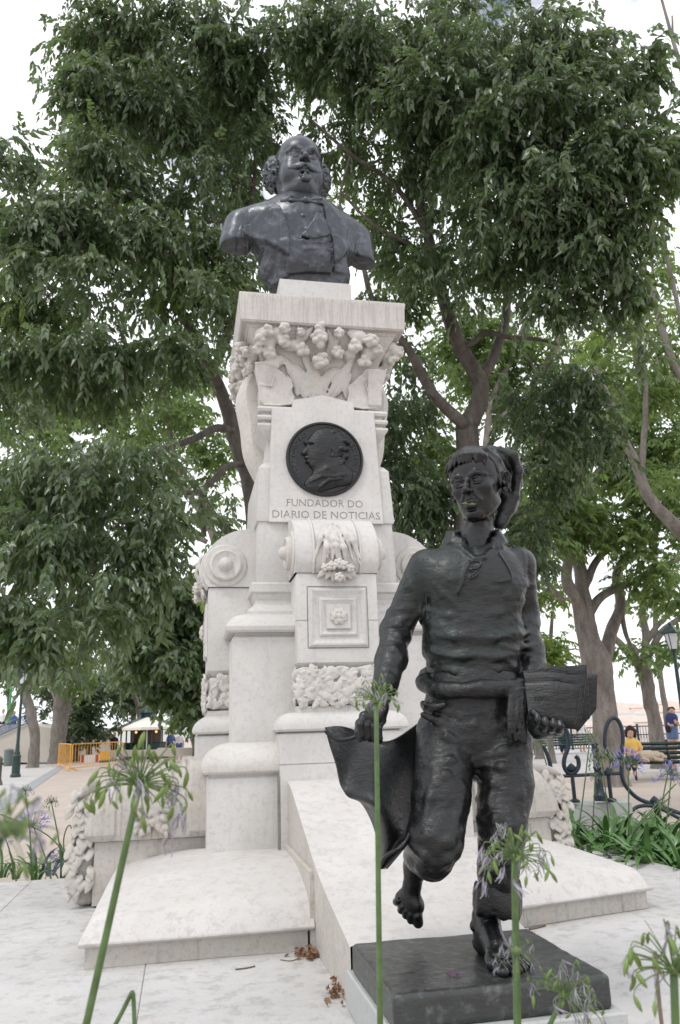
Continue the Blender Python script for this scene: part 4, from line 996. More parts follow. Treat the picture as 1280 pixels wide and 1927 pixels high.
# trousers
S = SDF((.0, 2.44, .84), (.80, 3.05, 1.66), .0052)
S.cone(T(891, 1300, 2.78), T(891, 1375, 2.775), .160, .164, 0, sq=(1, .74, 1))
S.poly([T(944, 1372, 2.765), T(952, 1470, 2.72), T(945, 1550, 2.68), T(938, 1640, 2.75), T(934, 1668, 2.77)], [.098, .088, .076, .062, .058], .012)
S.poly([T(841, 1382, 2.765), T(831, 1500, 2.68), T(821, 1580, 2.64), T(812, 1612, 2.70)], [.099, .090, .079, .070], .012); S.poly([T(820, 1572, 2.64), T(804, 1606, 2.80), T(790, 1612, 2.90)], [.080, .064, .054], .03)
S.poly([T(888, 1290, 2.62), T(889, 1380, 2.62), T(890, 1425, 2.66)], [.006, .008, .004], .02, 'd')
c0 = S.a.copy()
for (x0, y0, x1, y1, r) in ((800, 1325, 880, 1345, .012), (795, 1345, 870, 1372, .012), (800, 1370, 880, 1400, .010), (880, 1420, 810, 1440, .012), (878, 1440, 800, 1475, .010), (905, 1425, 985, 1400, .012), (900, 1440, 990, 1440, .010), (898, 1455, 960, 1490, .009),
                            (900, 1505, 950, 1525, .010), (903, 1545, 965, 1535, .014), (905, 1570, 960, 1585, .012), (985, 1540, 940, 1560, .009), (905, 1600, 965, 1615, .010), (965, 1590, 930, 1640, .009), (775, 1560, 830, 1585, .012), (870, 1560, 820, 1600, .013), (775, 1590, 825, 1625, .014), (865, 1590, 815, 1635, .012),
                            (770, 1615, 820, 1648, .012), (900, 1320, 890, 1400, .006), (985, 1340, 930, 1370, .009), (820, 1450, 800, 1550, .010), (870, 1480, 850, 1570, .010), (935, 1480, 915, 1520, .008), (975, 1450, 980, 1530, .008)):
    m_ = on_front((x0+x1)/2, (y0+y1)/2+3, -.004); a_, b_ = on_front(x0, y0, -.006), on_front(x1, y1, -.006); S.poly([a_, m_, b_], [r*.5, r, r*.45], .016)
# pocket flap and bunched waist at the viewer's left
S.poly([T(798, 1326, 2.715), T(806, 1334, 2.68), T(836, 1326, 2.655)], [.010, .012, .005], .012)
S.disp(lambda p: folds(p, (6, 6, 9), 21., .006)+folds(p, (13, 13, 20), 5., .0035)+.0018*(fbm(p*60, 2)-.5)*2); S.obj('trousers', M_BRZ, BOY)
# rolled cuff on the planted leg
b = MB(); cc = T(937, 1690, 2.77)
P = []
for i, t in enumerate(np.linspace(0, 2*pi, 49)):
    row = []
    for dz, rr in ((.044, .060), (.052, .068), (.046, .073), (.02, .077), (-.02, .078), (-.043, .075), (-.050, .068), (-.044, .060), (.0, .055)):
        w = 1+.05*sin(3*t+dz*30)+.03*sin(7*t+1); row.append(cc+np.array([cos(t)*rr*w, sin(t)*rr*w*.9, dz+.008*sin(2*t)+.004*sin(9*t)]))
    P.append(row)
b.grid(P[::-1]); b.obj('rolled_cuff', M_BRZ, BOY, True)
# sash
S = SDF((.15, 2.50, 1.28), (.72, 3.02, 1.72), .005); c_ = T(889, 1274, 2.78); n = 40; P = []
for i in range(n+1):
    t = 2*pi*i/n; P.append(c_+np.array([.006+cos(t)*.172, sin(t)*.146, -.012+.042*sin(t)+.006*sin(3*t)]))
S.poly(P, [.0265+.0025*sin(i*1.3) for i in range(n+1)], .006)
for k, (x0, x1) in enumerate(((968, 960), (973, 969), (977, 976), (981, 984), (964, 952), (984, 990), (962, 957))):
    S.poly([T(x0, 1298, 2.64), T((x0+x1)/2+4*sin(k*2), 1340, 2.625), T((x0+x1)/2-3*sin(k*2.5), 1368, 2.62), T(x1, 1392+9*sin(k*3), 2.63)], [.011, .0085, .006, .004], .003)
S.ell(T(972, 1306, 2.65), (.022, .014, .014), .01)
S.disp(lambda p: folds(p, (14, 14, 14), 2., .006)+.002*(fbm(p*60, 2)-.5)*2); S.obj('sash', M_BRZ, BOY)
# cap and fringe
S = SDF(hc-[.15, .16, .20], hc+[.25, .28, .20], .0036); f = Frame(S, hc, hu, rx)
f.ell((0, .07, .155), (.36, .46, .385), 0)
f.ell((-.0, -.56, -.10), (.70, .56, .62), .02, 'd'); f.ell((0, -.05, -.35), (.7, .62, .44), .02, 'd')
f.poly([(-.355, .14, .10), (-.35, -.02, .26), (-.24, -.15, .41), (0, -.20, .475), (.24, -.15, .41), (.345, -.02, .26), (.36, .14, .10), (.32, .28, -.10)], .020, .03)
tl = [T(925, 858, 2.80), T(950, 872, 2.82), T(960, 905, 2.83), T(954, 948, 2.82), T(940, 985, 2.80)]
S.poly(tl, [.040, .046, .042, .038, .024], .02); S.poly([T(940, 846, 2.76), T(966, 858, 2.76), T(976, 886, 2.77), T(970, 932, 2.79), T(950, 985, 2.80)], [.014, .018, .017, .014, .009], .010)
S.cone(hc+[.04, .06, .08], T(952, 866, 2.80), .05, .035, .03)
S.disp(lambda p: folds(p, (12, 12, 12), 7., .003)+.0022*(fbm(p*50, 2)-.5)*2); S.obj('stocking_cap', M_KNIT, BOY)
S = SDF(hc-[.13, .16, .05], hc+[.13, .08, .14], .0026); f = Frame(S, hc, hu, rx); rg = random.Random(6)
for i in range(34):
    x = -.26+.52*i/33; y = -.345+1.5*x*x; f.poly([(x*.85, y+.10, .445-1.1*x*x), (x+rg.uniform(-.02, .03), y-.012, .355-1.1*x*x), (x+rg.uniform(-.06, .01), y-.028, .285-1.1*x*x-rg.uniform(0, .04))], [.034, .026+.006*(i % 2), .012], .006)
for s in (-1, 1):
    for i in range(11): z = .24-.026*i; yy = -.13+.010*i; f.poly([(s*(.272+.003*i), yy-.01, z+.05), (s*(.292+.003*i), yy, z), (s*(.288+.003*i), yy-.02, z-.05)], [.022, .024, .010], .008)
S.obj('hair', M_SKIN, BOY)
# flapping sheet held in the right hand
Lf = crom([(613, 1372), (621, 1402), (633, 1440), (641, 1478), (655, 1498), (680, 1510), (700, 1545), (711, 1585), (713, 1636)], 5)
Rt = crom([(795, 1366), (799, 1400), (797, 1440), (790, 1480), (784, 1520), (778, 1555), (772, 1580), (760, 1596), (728, 1634)], 5)
n, m = len(Lf), 30; P = np.zeros((n, m, 3)); D = np.zeros((n, m, 3))
for i in range(n):
    for j in range(m):
        s, t = i/(n-1), j/(m-1); x, y = Lf[i]*(1-t)+Rt[i]*t
        y += (16*math.sin(t*pi)*(1-s)**3)-(1-s)**4*12*math.sin(t*2*pi*1.1+.3)
        Y = 2.70+.055*math.sin(t*7+s*3.2)*(1-.4*s)+.05*math.sin(t*3.2-s*5)-.05*s+.10*t*(1-s)+.03*math.sin(s*9+t*2)
        P[i, j] = at(x, y, Y)
N = np.cross(np.gradient(P, axis=0).reshape(-1, 3), np.gradient(P, axis=1).reshape(-1, 3)); N /= np.linalg.norm(N, axis=1)[:, None]; N = N.reshape(P.shape)
b = MB(); A, B = P+N*.003, P-N*.003; b.grid(A); b.grid(B[::-1])
for ea, eb in ((A[0], B[0]), (B[-1], A[-1]), (B[:, 0], A[:, 0]), (A[:, -1], B[:, -1])): b.grid([ea, eb])
b.obj('newspaper_sheet', M_BRZ, BOY, True, 60)
b = MB(); b.tube([at(x, y, 2.66) for x, y in crom([(612, 1374), (622, 1385), (640, 1392), (665, 1388), (690, 1376)], 4)], .007, 6); b.tube([at(x, y, Y) for x, y, Y in crom([(713, 1636, 2.66), (728, 1612, 2.62), (752, 1596, 2.60), (770, 1572, 2.62), (780, 1530, 2.66)], 4)], [.004, .007, .009, .01, .009, .009, .009, .008, .008, .008, .008, .008, .008, .008, .008, .007, .004], 6)
b.obj('curled_sheet_edge', M_BRZ, BOY, True)
# bundle of folded papers under the left arm
def paper(q, Y, th, name='folded_newspaper', curl=.005, seed=0.):
    n = 14; A = np.zeros((n, n, 3)); B = A.copy()
    for i in range(n):
        for j in range(n):
            s, t = i/(n-1), j/(n-1); x, y = (np.array(q[0])*(1-s)+np.array(q[1])*s)*(1-t)+(np.array(q[3])*(1-s)+np.array(q[2])*s)*t
            e = -curl*1.6*math.sin(s*pi)*(1-.4*t)+.002*math.sin(t*5+s*4+seed*2); dep = (Y[0]*(1-s)+Y[1]*s)*(1-t)+(Y[3]*(1-s)+Y[2]*s)*t
            y2 = y-3.5*math.sin(s*pi)*(1-t)+1.2*math.sin(s*9+seed)*(1-t); p = at(x, y2, dep+e); A[i, j] = p
            rr = th*(1-.5*(1-min(1, min(s, 1-s, t, 1-t)*9))**2); B[i, j] = p+np.array([.0, rr, .0]); A[i, j] -= np.array([0, (rr-th)*.0, 0])
            ed = 1-min(1, min(1-s, t, 1-t)*10); A[i, j, 1] += .006*ed**2
    b = MB(); b.grid(A[::-1]); b.grid(B)
    for ea, eb in ((A[0], B[0]), (A[-1], B[-1]), (A[:, 0], B[:, 0]), (A[:, -1], B[:, -1])): b.grid([ea, eb]); b.grid([eb, ea]) if False else None
    for k in range(4):       # page edges
        z = (k+1)/5; b.tube([A[i, -1]*(1-z)+B[i, -1]*z+[0, 0, -.001] for i in range(n)], .0022, 4); b.tube([A[-1, j]*(1-z)+B[-1, j]*z+[.001, 0, 0] for j in range(n)], .0022, 4)
    return b.obj(name, M_BRZ, BOY, True, 45)
paper([(988, 1284), (1093, 1288), (1083, 1362), (996, 1352)], [2.60, 2.56, 2.55, 2.58], .022, seed=.3)
paper([(986, 1266), (1103, 1272), (1092, 1372), (1004, 1360)], [2.65, 2.60, 2.60, 2.64], .022, seed=1.2)
paper([(984, 1262), (1104, 1252), (1110, 1352), (1010, 1364)], [2.70, 2.64, 2.65, 2.70], .026, seed=2.)
paper([(1010, 1272), (1124, 1270), (1122, 1334), (1088, 1376)], [2.76, 2.69, 2.70, 2.70], .03, seed=2.9)
me = text_mesh('NOTICIAS', .02, .0015); v = np.empty(len(me.vertices)*3); me.vertices.foreach_get('co', v); v = v.reshape(-1, 3)
o_, x_, y_ = at(1028, 1318, 2.568), at(1060, 1321, 2.557)-at(1028, 1318, 2.568), at(1028, 1300, 2.573)-at(1028, 1318, 2.568); x_ /= np.linalg.norm(x_); y_ /= np.linalg.norm(y_)
P = o_+v[:, :1]*x_*.85+v[:, 1:2]*y_+v[:, 2:3]*np.array([0, -1, 0])
qs = [tuple(p.vertices) for p in me.polygons]; tr = []
for g_ in qs: tr += [(g_[0], g_[i_], g_[i_+1]) for i_ in range(1, len(g_)-1)]
build('masthead_letters', P, None, tr, M_BRZ, BOY, False)
# leaf caught in the lips
b = MB()
for (x, y, dx, s) in ((875, 947, 7.5, 1), (889, 948, 7, -1)):
    c = at(x, y, 2.562); w = dx/545
    b.add([c+[-w, .004, .0], c+[0, -.003, .0038], c+[w, .006, 0], c+[0, -.003, -.004]], [(0, 1, 2, 3)])
LE = b.obj('green_leaf', M_LEAF3, BOY, False)
# bronze plate and its stone
S = SDF(np.array([-.45, -3.25, .58]), np.array([.42, -2.48, .78]), .006)
S.box((-.006, -2.835, .690), (.327, .288, .047), .016)
S.disp(lambda p: .006*(fbm(p*6, 3)-.5)+.0025*(fbm(p*30, 3)-.5))
PLT = S.obj('bronze_plate', M_BASE, BOY, MM4)
b = MM(); b.rbox((-.345, .345, -3.15, -2.50), .521, .645, .006); b.obj('stone_support', M_SUPPORT)
# ------------------------------------------------------------------ trees
def spray_template(n, L, leafL, leafW, droop, seed, fan=.9, v6=True):
    """a hanging twig with alternate leaves; twig starts at the origin, runs out along +x and bends down"""
    rg = np.random.default_rng(seed); V = []; Tn = []; Q = []; T_ = []; k = 0
    def tw(t): return np.array([L*t*(1-.25*t*droop), 0, -L*droop*.75*t**1.7])
    for i in range(n):
        t = (i+.6)/n; p = tw(t); s = -1 if i % 2 else 1
        az = s*fan*(.4+.9*rg.random()); dn = -.35-droop*(.2+.8*rg.random())*t-.5*rg.random()
        d = np.array([cos(az), sin(az), 0])*.8+np.array([0, 0, dn]); d /= np.linalg.norm(d)
        sd_ = np.cross(d, [0, 0, 1.]); sd_ /= np.linalg.norm(sd_)+1e-9; rr = rg.normal(0, .8); nm = np.cross(sd_, d)
        sd2 = sd_*cos(rr)+nm*sin(rr); nm2 = np.cross(sd2, d); l = leafL*(.75+.5*rg.random()); w = leafW*(.8+.4*rg.random())*.5
        m = p+d*l*.36
        if v6: V += [p, m+sd2*w+nm2*w*.35, m-nm2*.0, m-sd2*w+nm2*w*.35, p+d*l+nm2*(-.12*l)]; T_ += [(k, k+1, k+2), (k, k+2, k+3), (k+1, k+4, k+2), (k+3, k+2, k+4)]; k += 5; Tn += [rg.random()]*5
        else: V += [p, m+sd2*w, p+d*l, m-sd2*w]; T_ += [(k, k+1, k+2), (k, k+2, k+3)]; k += 4; Tn += [rg.random()]*4
    return np.array(V), np.array(T_), np.array(Tn)
def foliage(name, pos, az, scale, tone, tmpl, mat, parent, tiltx=None):
    """place one template at every pos; returns one mesh"""
    nT = len(tmpl); which = rng.integers(0, nT, len(pos)); Vs = []; Ts = []; tn = []; off = 0
    for w in range(nT):
        m = which == w; V, T_, t0 = tmpl[w]
        if not m.any(): continue
        P, A, S_ = pos[m], az[m], scale[m]; c, s = np.cos(A), np.sin(A); tl = rng.normal(0, .35, len(P)) if tiltx is None else tiltx[m]
        x, y, z = V[:, 0][None], V[:, 1][None], V[:, 2][None]; ct, st = np.cos(tl)[:, None], np.sin(tl)[:, None]
        x, z = x*ct+z*st, -x*st+z*ct
        X = (x*c[:, None]-y*s[:, None])*S_[:, None]+P[:, :1]; Y = (x*s[:, None]+y*c[:, None])*S_[:, None]+P[:, 1:2]; Z = z*S_[:, None]+P[:, 2:3]
        Vs.append(np.stack([X, Y, Z], -1).reshape(-1, 3)); n = len(V)
        Ts.append((T_[None]+(np.arange(len(P))*n)[:, None, None]).reshape(-1, 3)+off); off += len(P)*n
        tn.append((tone[m][:, None]+.75*(t0[None]-.5)*(.4+1.2*rng.random((len(P), 1)))).ravel())
    V = np.vstack(Vs); T_ = np.vstack(Ts); mi = np.array(chain(parent).inverted()); V = V@mi[:3, :3].T+mi[:3, 3]
    me = rawmesh(name, V, None, T_, [mat], False)
    a = me.attributes.new('tone', 'FLOAT', 'POINT'); a.data.foreach_set('value', np.clip(np.concatenate(tn), 0, 1).astype(np.float32))
    return link(bpy.data.objects.new(name, me), parent)
NEAR = [spray_template(n, L, .112, .050, d, s, fn) for n, L, d, s, fn in ((10, .26, 1.2, 1, 1.1), (12, .32, .8, 2, .9), (8, .20, 1.5, 3, 1.3), (13, .36, .5, 4, 1.0), (9, .24, 1.8, 5, 1.2), (11, .30, 1.0, 6, 1.4))]
MID = [spray_template(11, .45, .16, .075, d, s, 1.1, False) for d, s in ((.5, 5), (.8, 6), (.2, 7))]
FAR = [spray_template(9, .7, .30, .15, d, s, 1.2, False) for d, s in ((.4, 8), (.1, 9), (.7, 10))]
def clumps(L, dens, shell=.15, depthk=.9):
    """L of (x, y, Y, rx, ry[, dens]) in photo pixels and metres away -> points inside flattened ellipsoids"""
    P = []; A = []; Tn = []
    for c in L:
        x, y, Y, rx, ry = c[:5]; k = c[5] if len(c) > 5 else 1.; s = Y/F
        ctr = at(x, y, Y); R = np.array([rx*s, min(max(rx, ry)*s*depthk, 2.6 if Y < 14 else 6), ry*s]); n = int(dens*k*rx*ry/1000*(1 if Y < 14 else 1))
        d = rng.normal(size=(n, 3)); d /= np.linalg.norm(d, axis=1)[:, None]; r = (shell+(1-shell)*rng.random(n))**.7*(.72+.55*rng.random(n))
        q = ctr+d*r[:, None]*R; P.append(q)
        lob = fbm(q*(1.5 if Y < 14 else .8)+3, 3); keep = lob > .43
        P[-1] = q[keep]; d = d[keep]; A.append(np.arctan2(d[:, 1]*R[0], d[:, 0])+rng.normal(0, 1.3, keep.sum())); Tn.append(np.clip(.38+.9*(lob[keep]-.5)+rng.normal(0, .14, keep.sum())+rng.normal(0, .06), 0, 1))
    return np.vstack(P), np.concatenate(A), np.concatenate(Tn)
def limb(mb, L, n=9, seg=5):
    """L of (x, y, Y, radius px)"""
    C = crom([(*at(x, y, Y), r*Y/F) for x, y, Y, r in L], seg); p = C[:, :3].copy(); w = fbm(p*2.2, 2)-.5
    p[:, 0] += w*.10*np.clip(C[:, 3]*6, 0, 1); mb.tube(p, C[:, 3]*(1+.25*(fbm(p*6+5, 2)-.5)), n)
def tree(label, root, limbs, crowns, bmat=M_BARK, group=None, cat='tree', name='tree', nside=9):
    r0 = at(*root); r0 = np.array([r0[0], r0[1], 0]); o = empty(name, r0, 0, label, cat, group)
    mb = MB()
    for i, L in enumerate(limbs):
        if i == 0:
            C = at(*L[0][:3]); rr = L[0][3]*L[0][2]/F; b0 = np.array([C[0], C[1], -.05]); pts = [(*b0, rr*1.7), (*(b0+(C-b0)*.07), rr*1.32), (*(b0+(C-b0)*.35), rr*1.1)]+[(*at(x, y, Y), r*Y/F) for x, y, Y, r in L]
            Cc = crom(pts, 6); p = Cc[:, :3].copy(); w = fbm(p*2.2, 2)-.5; p[:, 0] += w*.10*np.clip(Cc[:, 3]*6, 0, 1); mb.tube(p, Cc[:, 3]*(1+.22*(fbm(p*5+5, 2)-.5)), nside+4)
        else: limb(mb, L, nside)
    mb.obj('trunk', bmat, o)
    for nm_, C_, dens, tmpl, mat, sc in crowns:
        P, A, Tn = clumps(C_, dens); foliage(nm_, P, A, sc*(.75+.5*rng.random(len(P))), Tn, tmpl, mat, o)
    return o
G1 = None
# big tree behind the monument, right of centre
tree('large dark green tree whose forked brown trunk rises behind the boy statue', (885, 1440, 10.5),
     [[(884, 1000, 10.5, 27), (882, 900, 10.4, 24), (880, 800, 10.3, 22)],
      [(880, 806, 10.3, 21), (905, 745, 10.2, 18), (900, 710, 10.2, 17), (868, 655, 10.0, 15), (842, 590, 9.8, 14), (826, 520, 9.6, 13), (805, 440, 9.4, 11), (790, 360, 9.2, 10), (835, 250, 9.0, 8), (850, 120, 8.8, 5)],
      [(893, 720, 10.2, 12), (925, 680, 10.3, 11), (948, 620, 10.4, 10), (955, 560, 10.5, 9), (965, 500, 10.5, 8), (985, 420, 10.4, 6), (1010, 300, 10.2, 5)],
      [(876, 800, 10.2, 13), (845, 775, 10.1, 12), (815, 740, 9.9, 11), (790, 700, 9.8, 10), (770, 660, 9.6, 9), (740, 620, 9.4, 7), (700, 560, 9.2, 6), (680, 480, 9.0, 5)],
      [(865, 655, 10.0, 7), (890, 645, 9.9, 6), (915, 625, 9.8, 6), (960, 635, 9.8, 5), (1010, 638, 9.8, 4), (1060, 650, 9.8, 3)],
      [(805, 440, 9.4, 7), (760, 370, 9.2, 6), (720, 330, 9.0, 5), (660, 290, 8.8, 4), (590, 230, 8.6, 3)], [(835, 250, 9.0, 5), (900, 180, 8.8, 4), (960, 90, 8.6, 3)], [(790, 360, 9.2, 5), (740, 240, 9, 4), (700, 120, 8.7, 3)],
      [(770, 460, 9.3, 4), (700, 420, 9.1, 3), (640, 360, 9, 3)], [(660, 290, 8.8, 3), (640, 380, 8.8, 3), (660, 480, 8.8, 2)], [(985, 420, 10.4, 4), (1050, 360, 10, 3), (1120, 300, 9.6, 2)]],
     [('crown', [(720, 60, 8.2, 160, 100), (900, 60, 8.0, 170, 110), (1070, 90, 7.8, 140, 110), (1200, 150, 7.6, 90, 80), (820, 190, 8.3, 170, 90), (1000, 230, 7.9, 180, 100), (1150, 290, 7.7, 120, 90), (700, 200, 8.6, 120, 90), (1060, 370, 8.0, 170, 90),
                 (900, 350, 8.6, 130, 90), (960, 470, 8.6, 130, 70), (1120, 470, 8.2, 100, 70), (1210, 400, 8.0, 70, 70), (750, 310, 9.0, 100, 60, .7), (800, 500, 9.2, 80, 70, .8), (730, 560, 9.4, 60, 70, .8), (560, 60, 8.4, 130, 80), (630, 150, 8.8, 100, 70),
                 (1050, 560, 8.6, 90, 60, .8), (1170, 560, 8.5, 70, 70, .8), (1190, 650, 8.6, 55, 60, .6), (880, 560, 9.6, 60, 50, .6), (760, 470, 9.8, 60, 90, .7), (1260, 270, 7.8, 60, 120, .8), (690, 620, 9.8, 30, 60, .5), (620, 90, 9.6, 160, 90), (800, 120, 9.8, 200, 110), (1000, 140, 9.8, 180, 110), (640, 270, 9.8, 90, 100, .6), (860, 300, 10, 150, 100, .8), (1080, 300, 9.8, 140, 100), (740, 440, 10.2, 70, 90, .6), (880, 480, 10.2, 100, 70, .8)], 30, NEAR, M_LEAF, 1.0),
      ('crown', [(760, 200, 9.4, 180, 130, .3), (1000, 120, 9.2, 180, 120, .25), (1130, 420, 9.4, 120, 120, .3), (680, 400, 9.8, 90, 120, .4)], 22, NEAR, M_LEAF2, .9),
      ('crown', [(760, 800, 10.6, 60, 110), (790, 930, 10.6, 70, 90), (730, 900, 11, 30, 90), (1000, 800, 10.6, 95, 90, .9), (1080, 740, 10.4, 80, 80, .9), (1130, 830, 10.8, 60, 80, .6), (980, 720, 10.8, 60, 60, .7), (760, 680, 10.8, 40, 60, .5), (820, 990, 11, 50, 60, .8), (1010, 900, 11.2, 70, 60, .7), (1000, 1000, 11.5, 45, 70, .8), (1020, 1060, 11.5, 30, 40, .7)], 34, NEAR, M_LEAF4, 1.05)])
# second big tree, left of the monument, reaching over to the viewer
tree('large weeping tree left of the monument with low hanging branches', (475, 1440, 11),
     [[(478, 1000, 11, 17), (465, 900, 11, 16), (445, 830, 11, 16), (425, 760, 10.8, 14), (400, 700, 10.5, 13), (370, 640, 10.2, 11), (330, 560, 9.8, 10), (300, 470, 9.4, 10), (260, 380, 9, 8), (230, 260, 8.6, 5)],
      [(440, 810, 10.9, 8), (405, 806, 10.6, 8), (370, 824, 10.3, 7), (320, 842, 10, 7), (268, 860, 9.6, 6), (200, 880, 9.2, 5), (120, 890, 8.6, 4)],
      [(455, 872, 10.9, 6), (425, 880, 10.5, 6), (400, 905, 10.2, 6), (370, 925, 9.9, 5), (330, 930, 9.6, 5), (270, 960, 9.2, 4), (180, 980, 8.6, 3)],
      [(452, 1010, 11, 10), (430, 1000, 10.9, 9), (395, 960, 10.8, 8), (380, 930, 10.8, 7), (385, 1010, 11, 5)], [(400, 700, 10.5, 9), (440, 600, 10.2, 8), (450, 480, 9.8, 6), (480, 330, 9.4, 5), (470, 180, 9, 4)],
      [(262, 436, 8.6, 6), (232, 415, 8.5, 6), (212, 410, 8.4, 7), (180, 425, 8.3, 6), (120, 445, 8.1, 5), (60, 470, 7.9, 4)], [(212, 410, 8.4, 5), (190, 440, 8.3, 4), (165, 450, 8.2, 4)], [(212, 410, 8.4, 4), (225, 360, 8.4, 3), (245, 330, 8.4, 2)],
      [(360, 320, 9.2, 5), (420, 335, 9.3, 5), (480, 350, 9.4, 4)], [(300, 470, 9.4, 6), (380, 420, 9.4, 4), (470, 420, 9.6, 3)], [(450, 480, 9.8, 4), (430, 300, 9.4, 4), (360, 180, 9, 3)]],
     [('crown', [(200, 60, 8.4, 120, 70), (340, 60, 8.4, 140, 80), (450, 120, 8.6, 120, 90), (170, 170, 8.2, 90, 80), (300, 190, 8.4, 120, 80), (400, 250, 8.8, 110, 80), (210, 300, 8.2, 100, 80), (330, 340, 8.6, 120, 80), (100, 190, 8.6, 60, 90, .5), (160, 400, 7.9, 100, 60), (60, 430, 7.6, 90, 80),
                 (260, 460, 8.2, 110, 70), (370, 470, 8.8, 100, 70), (100, 540, 7.6, 130, 80), (250, 570, 7.8, 130, 80), (380, 570, 8.2, 90, 70), (40, 640, 7.6, 90, 80), (180, 660, 7.9, 130, 70), (320, 650, 8.2, 100, 60), (20, 300, 7.6, 50, 80, .8), (480, 230, 9.2, 60, 90, .8), (460, 520, 9.6, 60, 60, .6),
                 (90, 720, 8.6, 110, 60, .7), (230, 730, 8.8, 80, 50, .5), (440, 640, 10, 40, 50, .5), (300, 120, 9.8, 170, 100), (220, 260, 9.8, 120, 110, .9), (400, 200, 10, 130, 110), (380, 400, 10, 110, 90, .9), (200, 420, 9.4, 130, 80), (130, 620, 9.4, 150, 80), (330, 560, 9.8, 110, 80), (60, 560, 9, 100, 90), (480, 440, 10.4, 60, 80, .6), (430, 330, 10.2, 80, 90, .7)], 32, NEAR, M_LEAF, 1.0),
      ('crown', [(180, 330, 8.9, 150, 120, .3), (330, 480, 9, 150, 120, .3), (90, 600, 8.6, 130, 90, .3), (380, 150, 9.2, 150, 110, .25)], 22, NEAR, M_LEAF2, .9),
      ('crown', [(250, 860, 7.6, 110, 60, .8), (120, 900, 7.2, 130, 70), (250, 950, 7.2, 110, 70), (60, 1000, 7.0, 110, 80), (180, 1030, 6.9, 120, 70), (280, 1040, 7.2, 60, 80), (100, 1110, 6.7, 110, 80), (200, 1130, 6.8, 100, 80), (40, 1170, 6.5, 80, 70, .8), (130, 1200, 6.5, 90, 60), (230, 1200, 6.8, 55, 50, .8),
                 (10, 900, 7.2, 60, 90), (20, 760, 7.6, 60, 60, .6), (130, 1250, 6.4, 40, 28, .5), (30, 1080, 6.6, 60, 120, .8), (120, 1000, 8.6, 140, 90, .8), (150, 1130, 8.4, 130, 80, .8), (60, 900, 8.8, 110, 80, .8), (250, 900, 9, 90, 60, .6), (390, 960, 9.8, 40, 60, .6), (430, 970, 10, 25, 60, .6)], 20, NEAR, M_LEAF, .95)])
# pale trunked trees further off on the right
tree('grey trunked tree with many upright forks behind the iron rail', (1150, 1460, 19),
     [[(1140, 1380, 19, 24), (1133, 1300, 19, 23), (1120, 1240, 19, 27), (1100, 1190, 19, 16), (1085, 1130, 18.8, 12), (1065, 1080, 18.6, 10), (1080, 1000, 18.5, 7), (1060, 920, 18.4, 5)],
      [(1118, 1230, 19, 20), (1108, 1180, 19, 14), (1102, 1130, 19, 13), (1088, 1060, 19, 12), (1072, 980, 19, 10), (1090, 880, 19, 7), (1075, 800, 19, 5)],
      [(1135, 1250, 19.2, 14), (1150, 1190, 19.4, 12), (1168, 1140, 19.5, 10), (1160, 1080, 19.6, 8), (1190, 1030, 19.8, 6)],
      [(1110, 1150, 19, 10), (1135, 1120, 19, 8), (1180, 1100, 19, 7), (1230, 1075, 19, 6), (1280, 1050, 19, 5)], [(1100, 1110, 19, 9), (1120, 1060, 19, 7), (1160, 1020, 19, 6), (1190, 985, 19, 5)], [(1060, 1130, 18.7, 6), (1040, 1110, 18.6, 5), (1020, 1090, 18.6, 4)],
      [(1168, 1140, 19.4, 5), (1180, 1200, 19.5, 4), (1200, 1230, 19.6, 4)], [(1072, 980, 19, 7), (1100, 940, 18.9, 5), (1130, 880, 18.9, 4)]],
     [('crown', [(1060, 930, 18, 80, 60, .8), (1150, 900, 18.5, 90, 60, .8), (1240, 950, 18.5, 70, 70, .8), (1120, 1000, 18.5, 90, 50, .8), (1220, 1060, 18.5, 70, 50, .7), (1030, 1030, 18, 50, 50, .8), (1150, 800, 18.6, 90, 60, .6), (1250, 830, 18.6, 60, 80, .6), (1260, 1120, 18.5, 40, 40, .6), (1180, 870, 19.5, 100, 70), (1080, 990, 19.5, 80, 60), (1240, 1010, 19.5, 60, 60, .8)], 70, MID, M_LEAF2, 1.0)], M_BARK2)
tree('slender leaning grey tree beyond the green bench', (1240, 1420, 25),
     [[(1233, 1370, 25, 13), (1222, 1310, 25, 12), (1212, 1262, 25, 13), (1180, 1225, 25, 7), (1150, 1195, 25, 6)], [(1213, 1265, 25, 8), (1215, 1200, 25, 7), (1210, 1140, 25, 7), (1225, 1080, 25, 5)], [(1216, 1240, 25, 7), (1245, 1190, 25, 6), (1285, 1160, 25, 5)], [(1215, 1210, 25, 6), (1235, 1180, 25, 5), (1265, 1150, 25, 5), (1290, 1110, 25, 4)]],
     [('crown', [(1220, 1230, 24.5, 60, 28, .7), (1265, 1215, 24.5, 40, 30, .7), (1170, 1220, 24.5, 30, 20, .5), (1200, 1120, 25, 50, 40, .5), (1260, 1080, 25, 50, 50, .6)], 46, MID, M_LEAF2, 1.15)], M_BARK2)
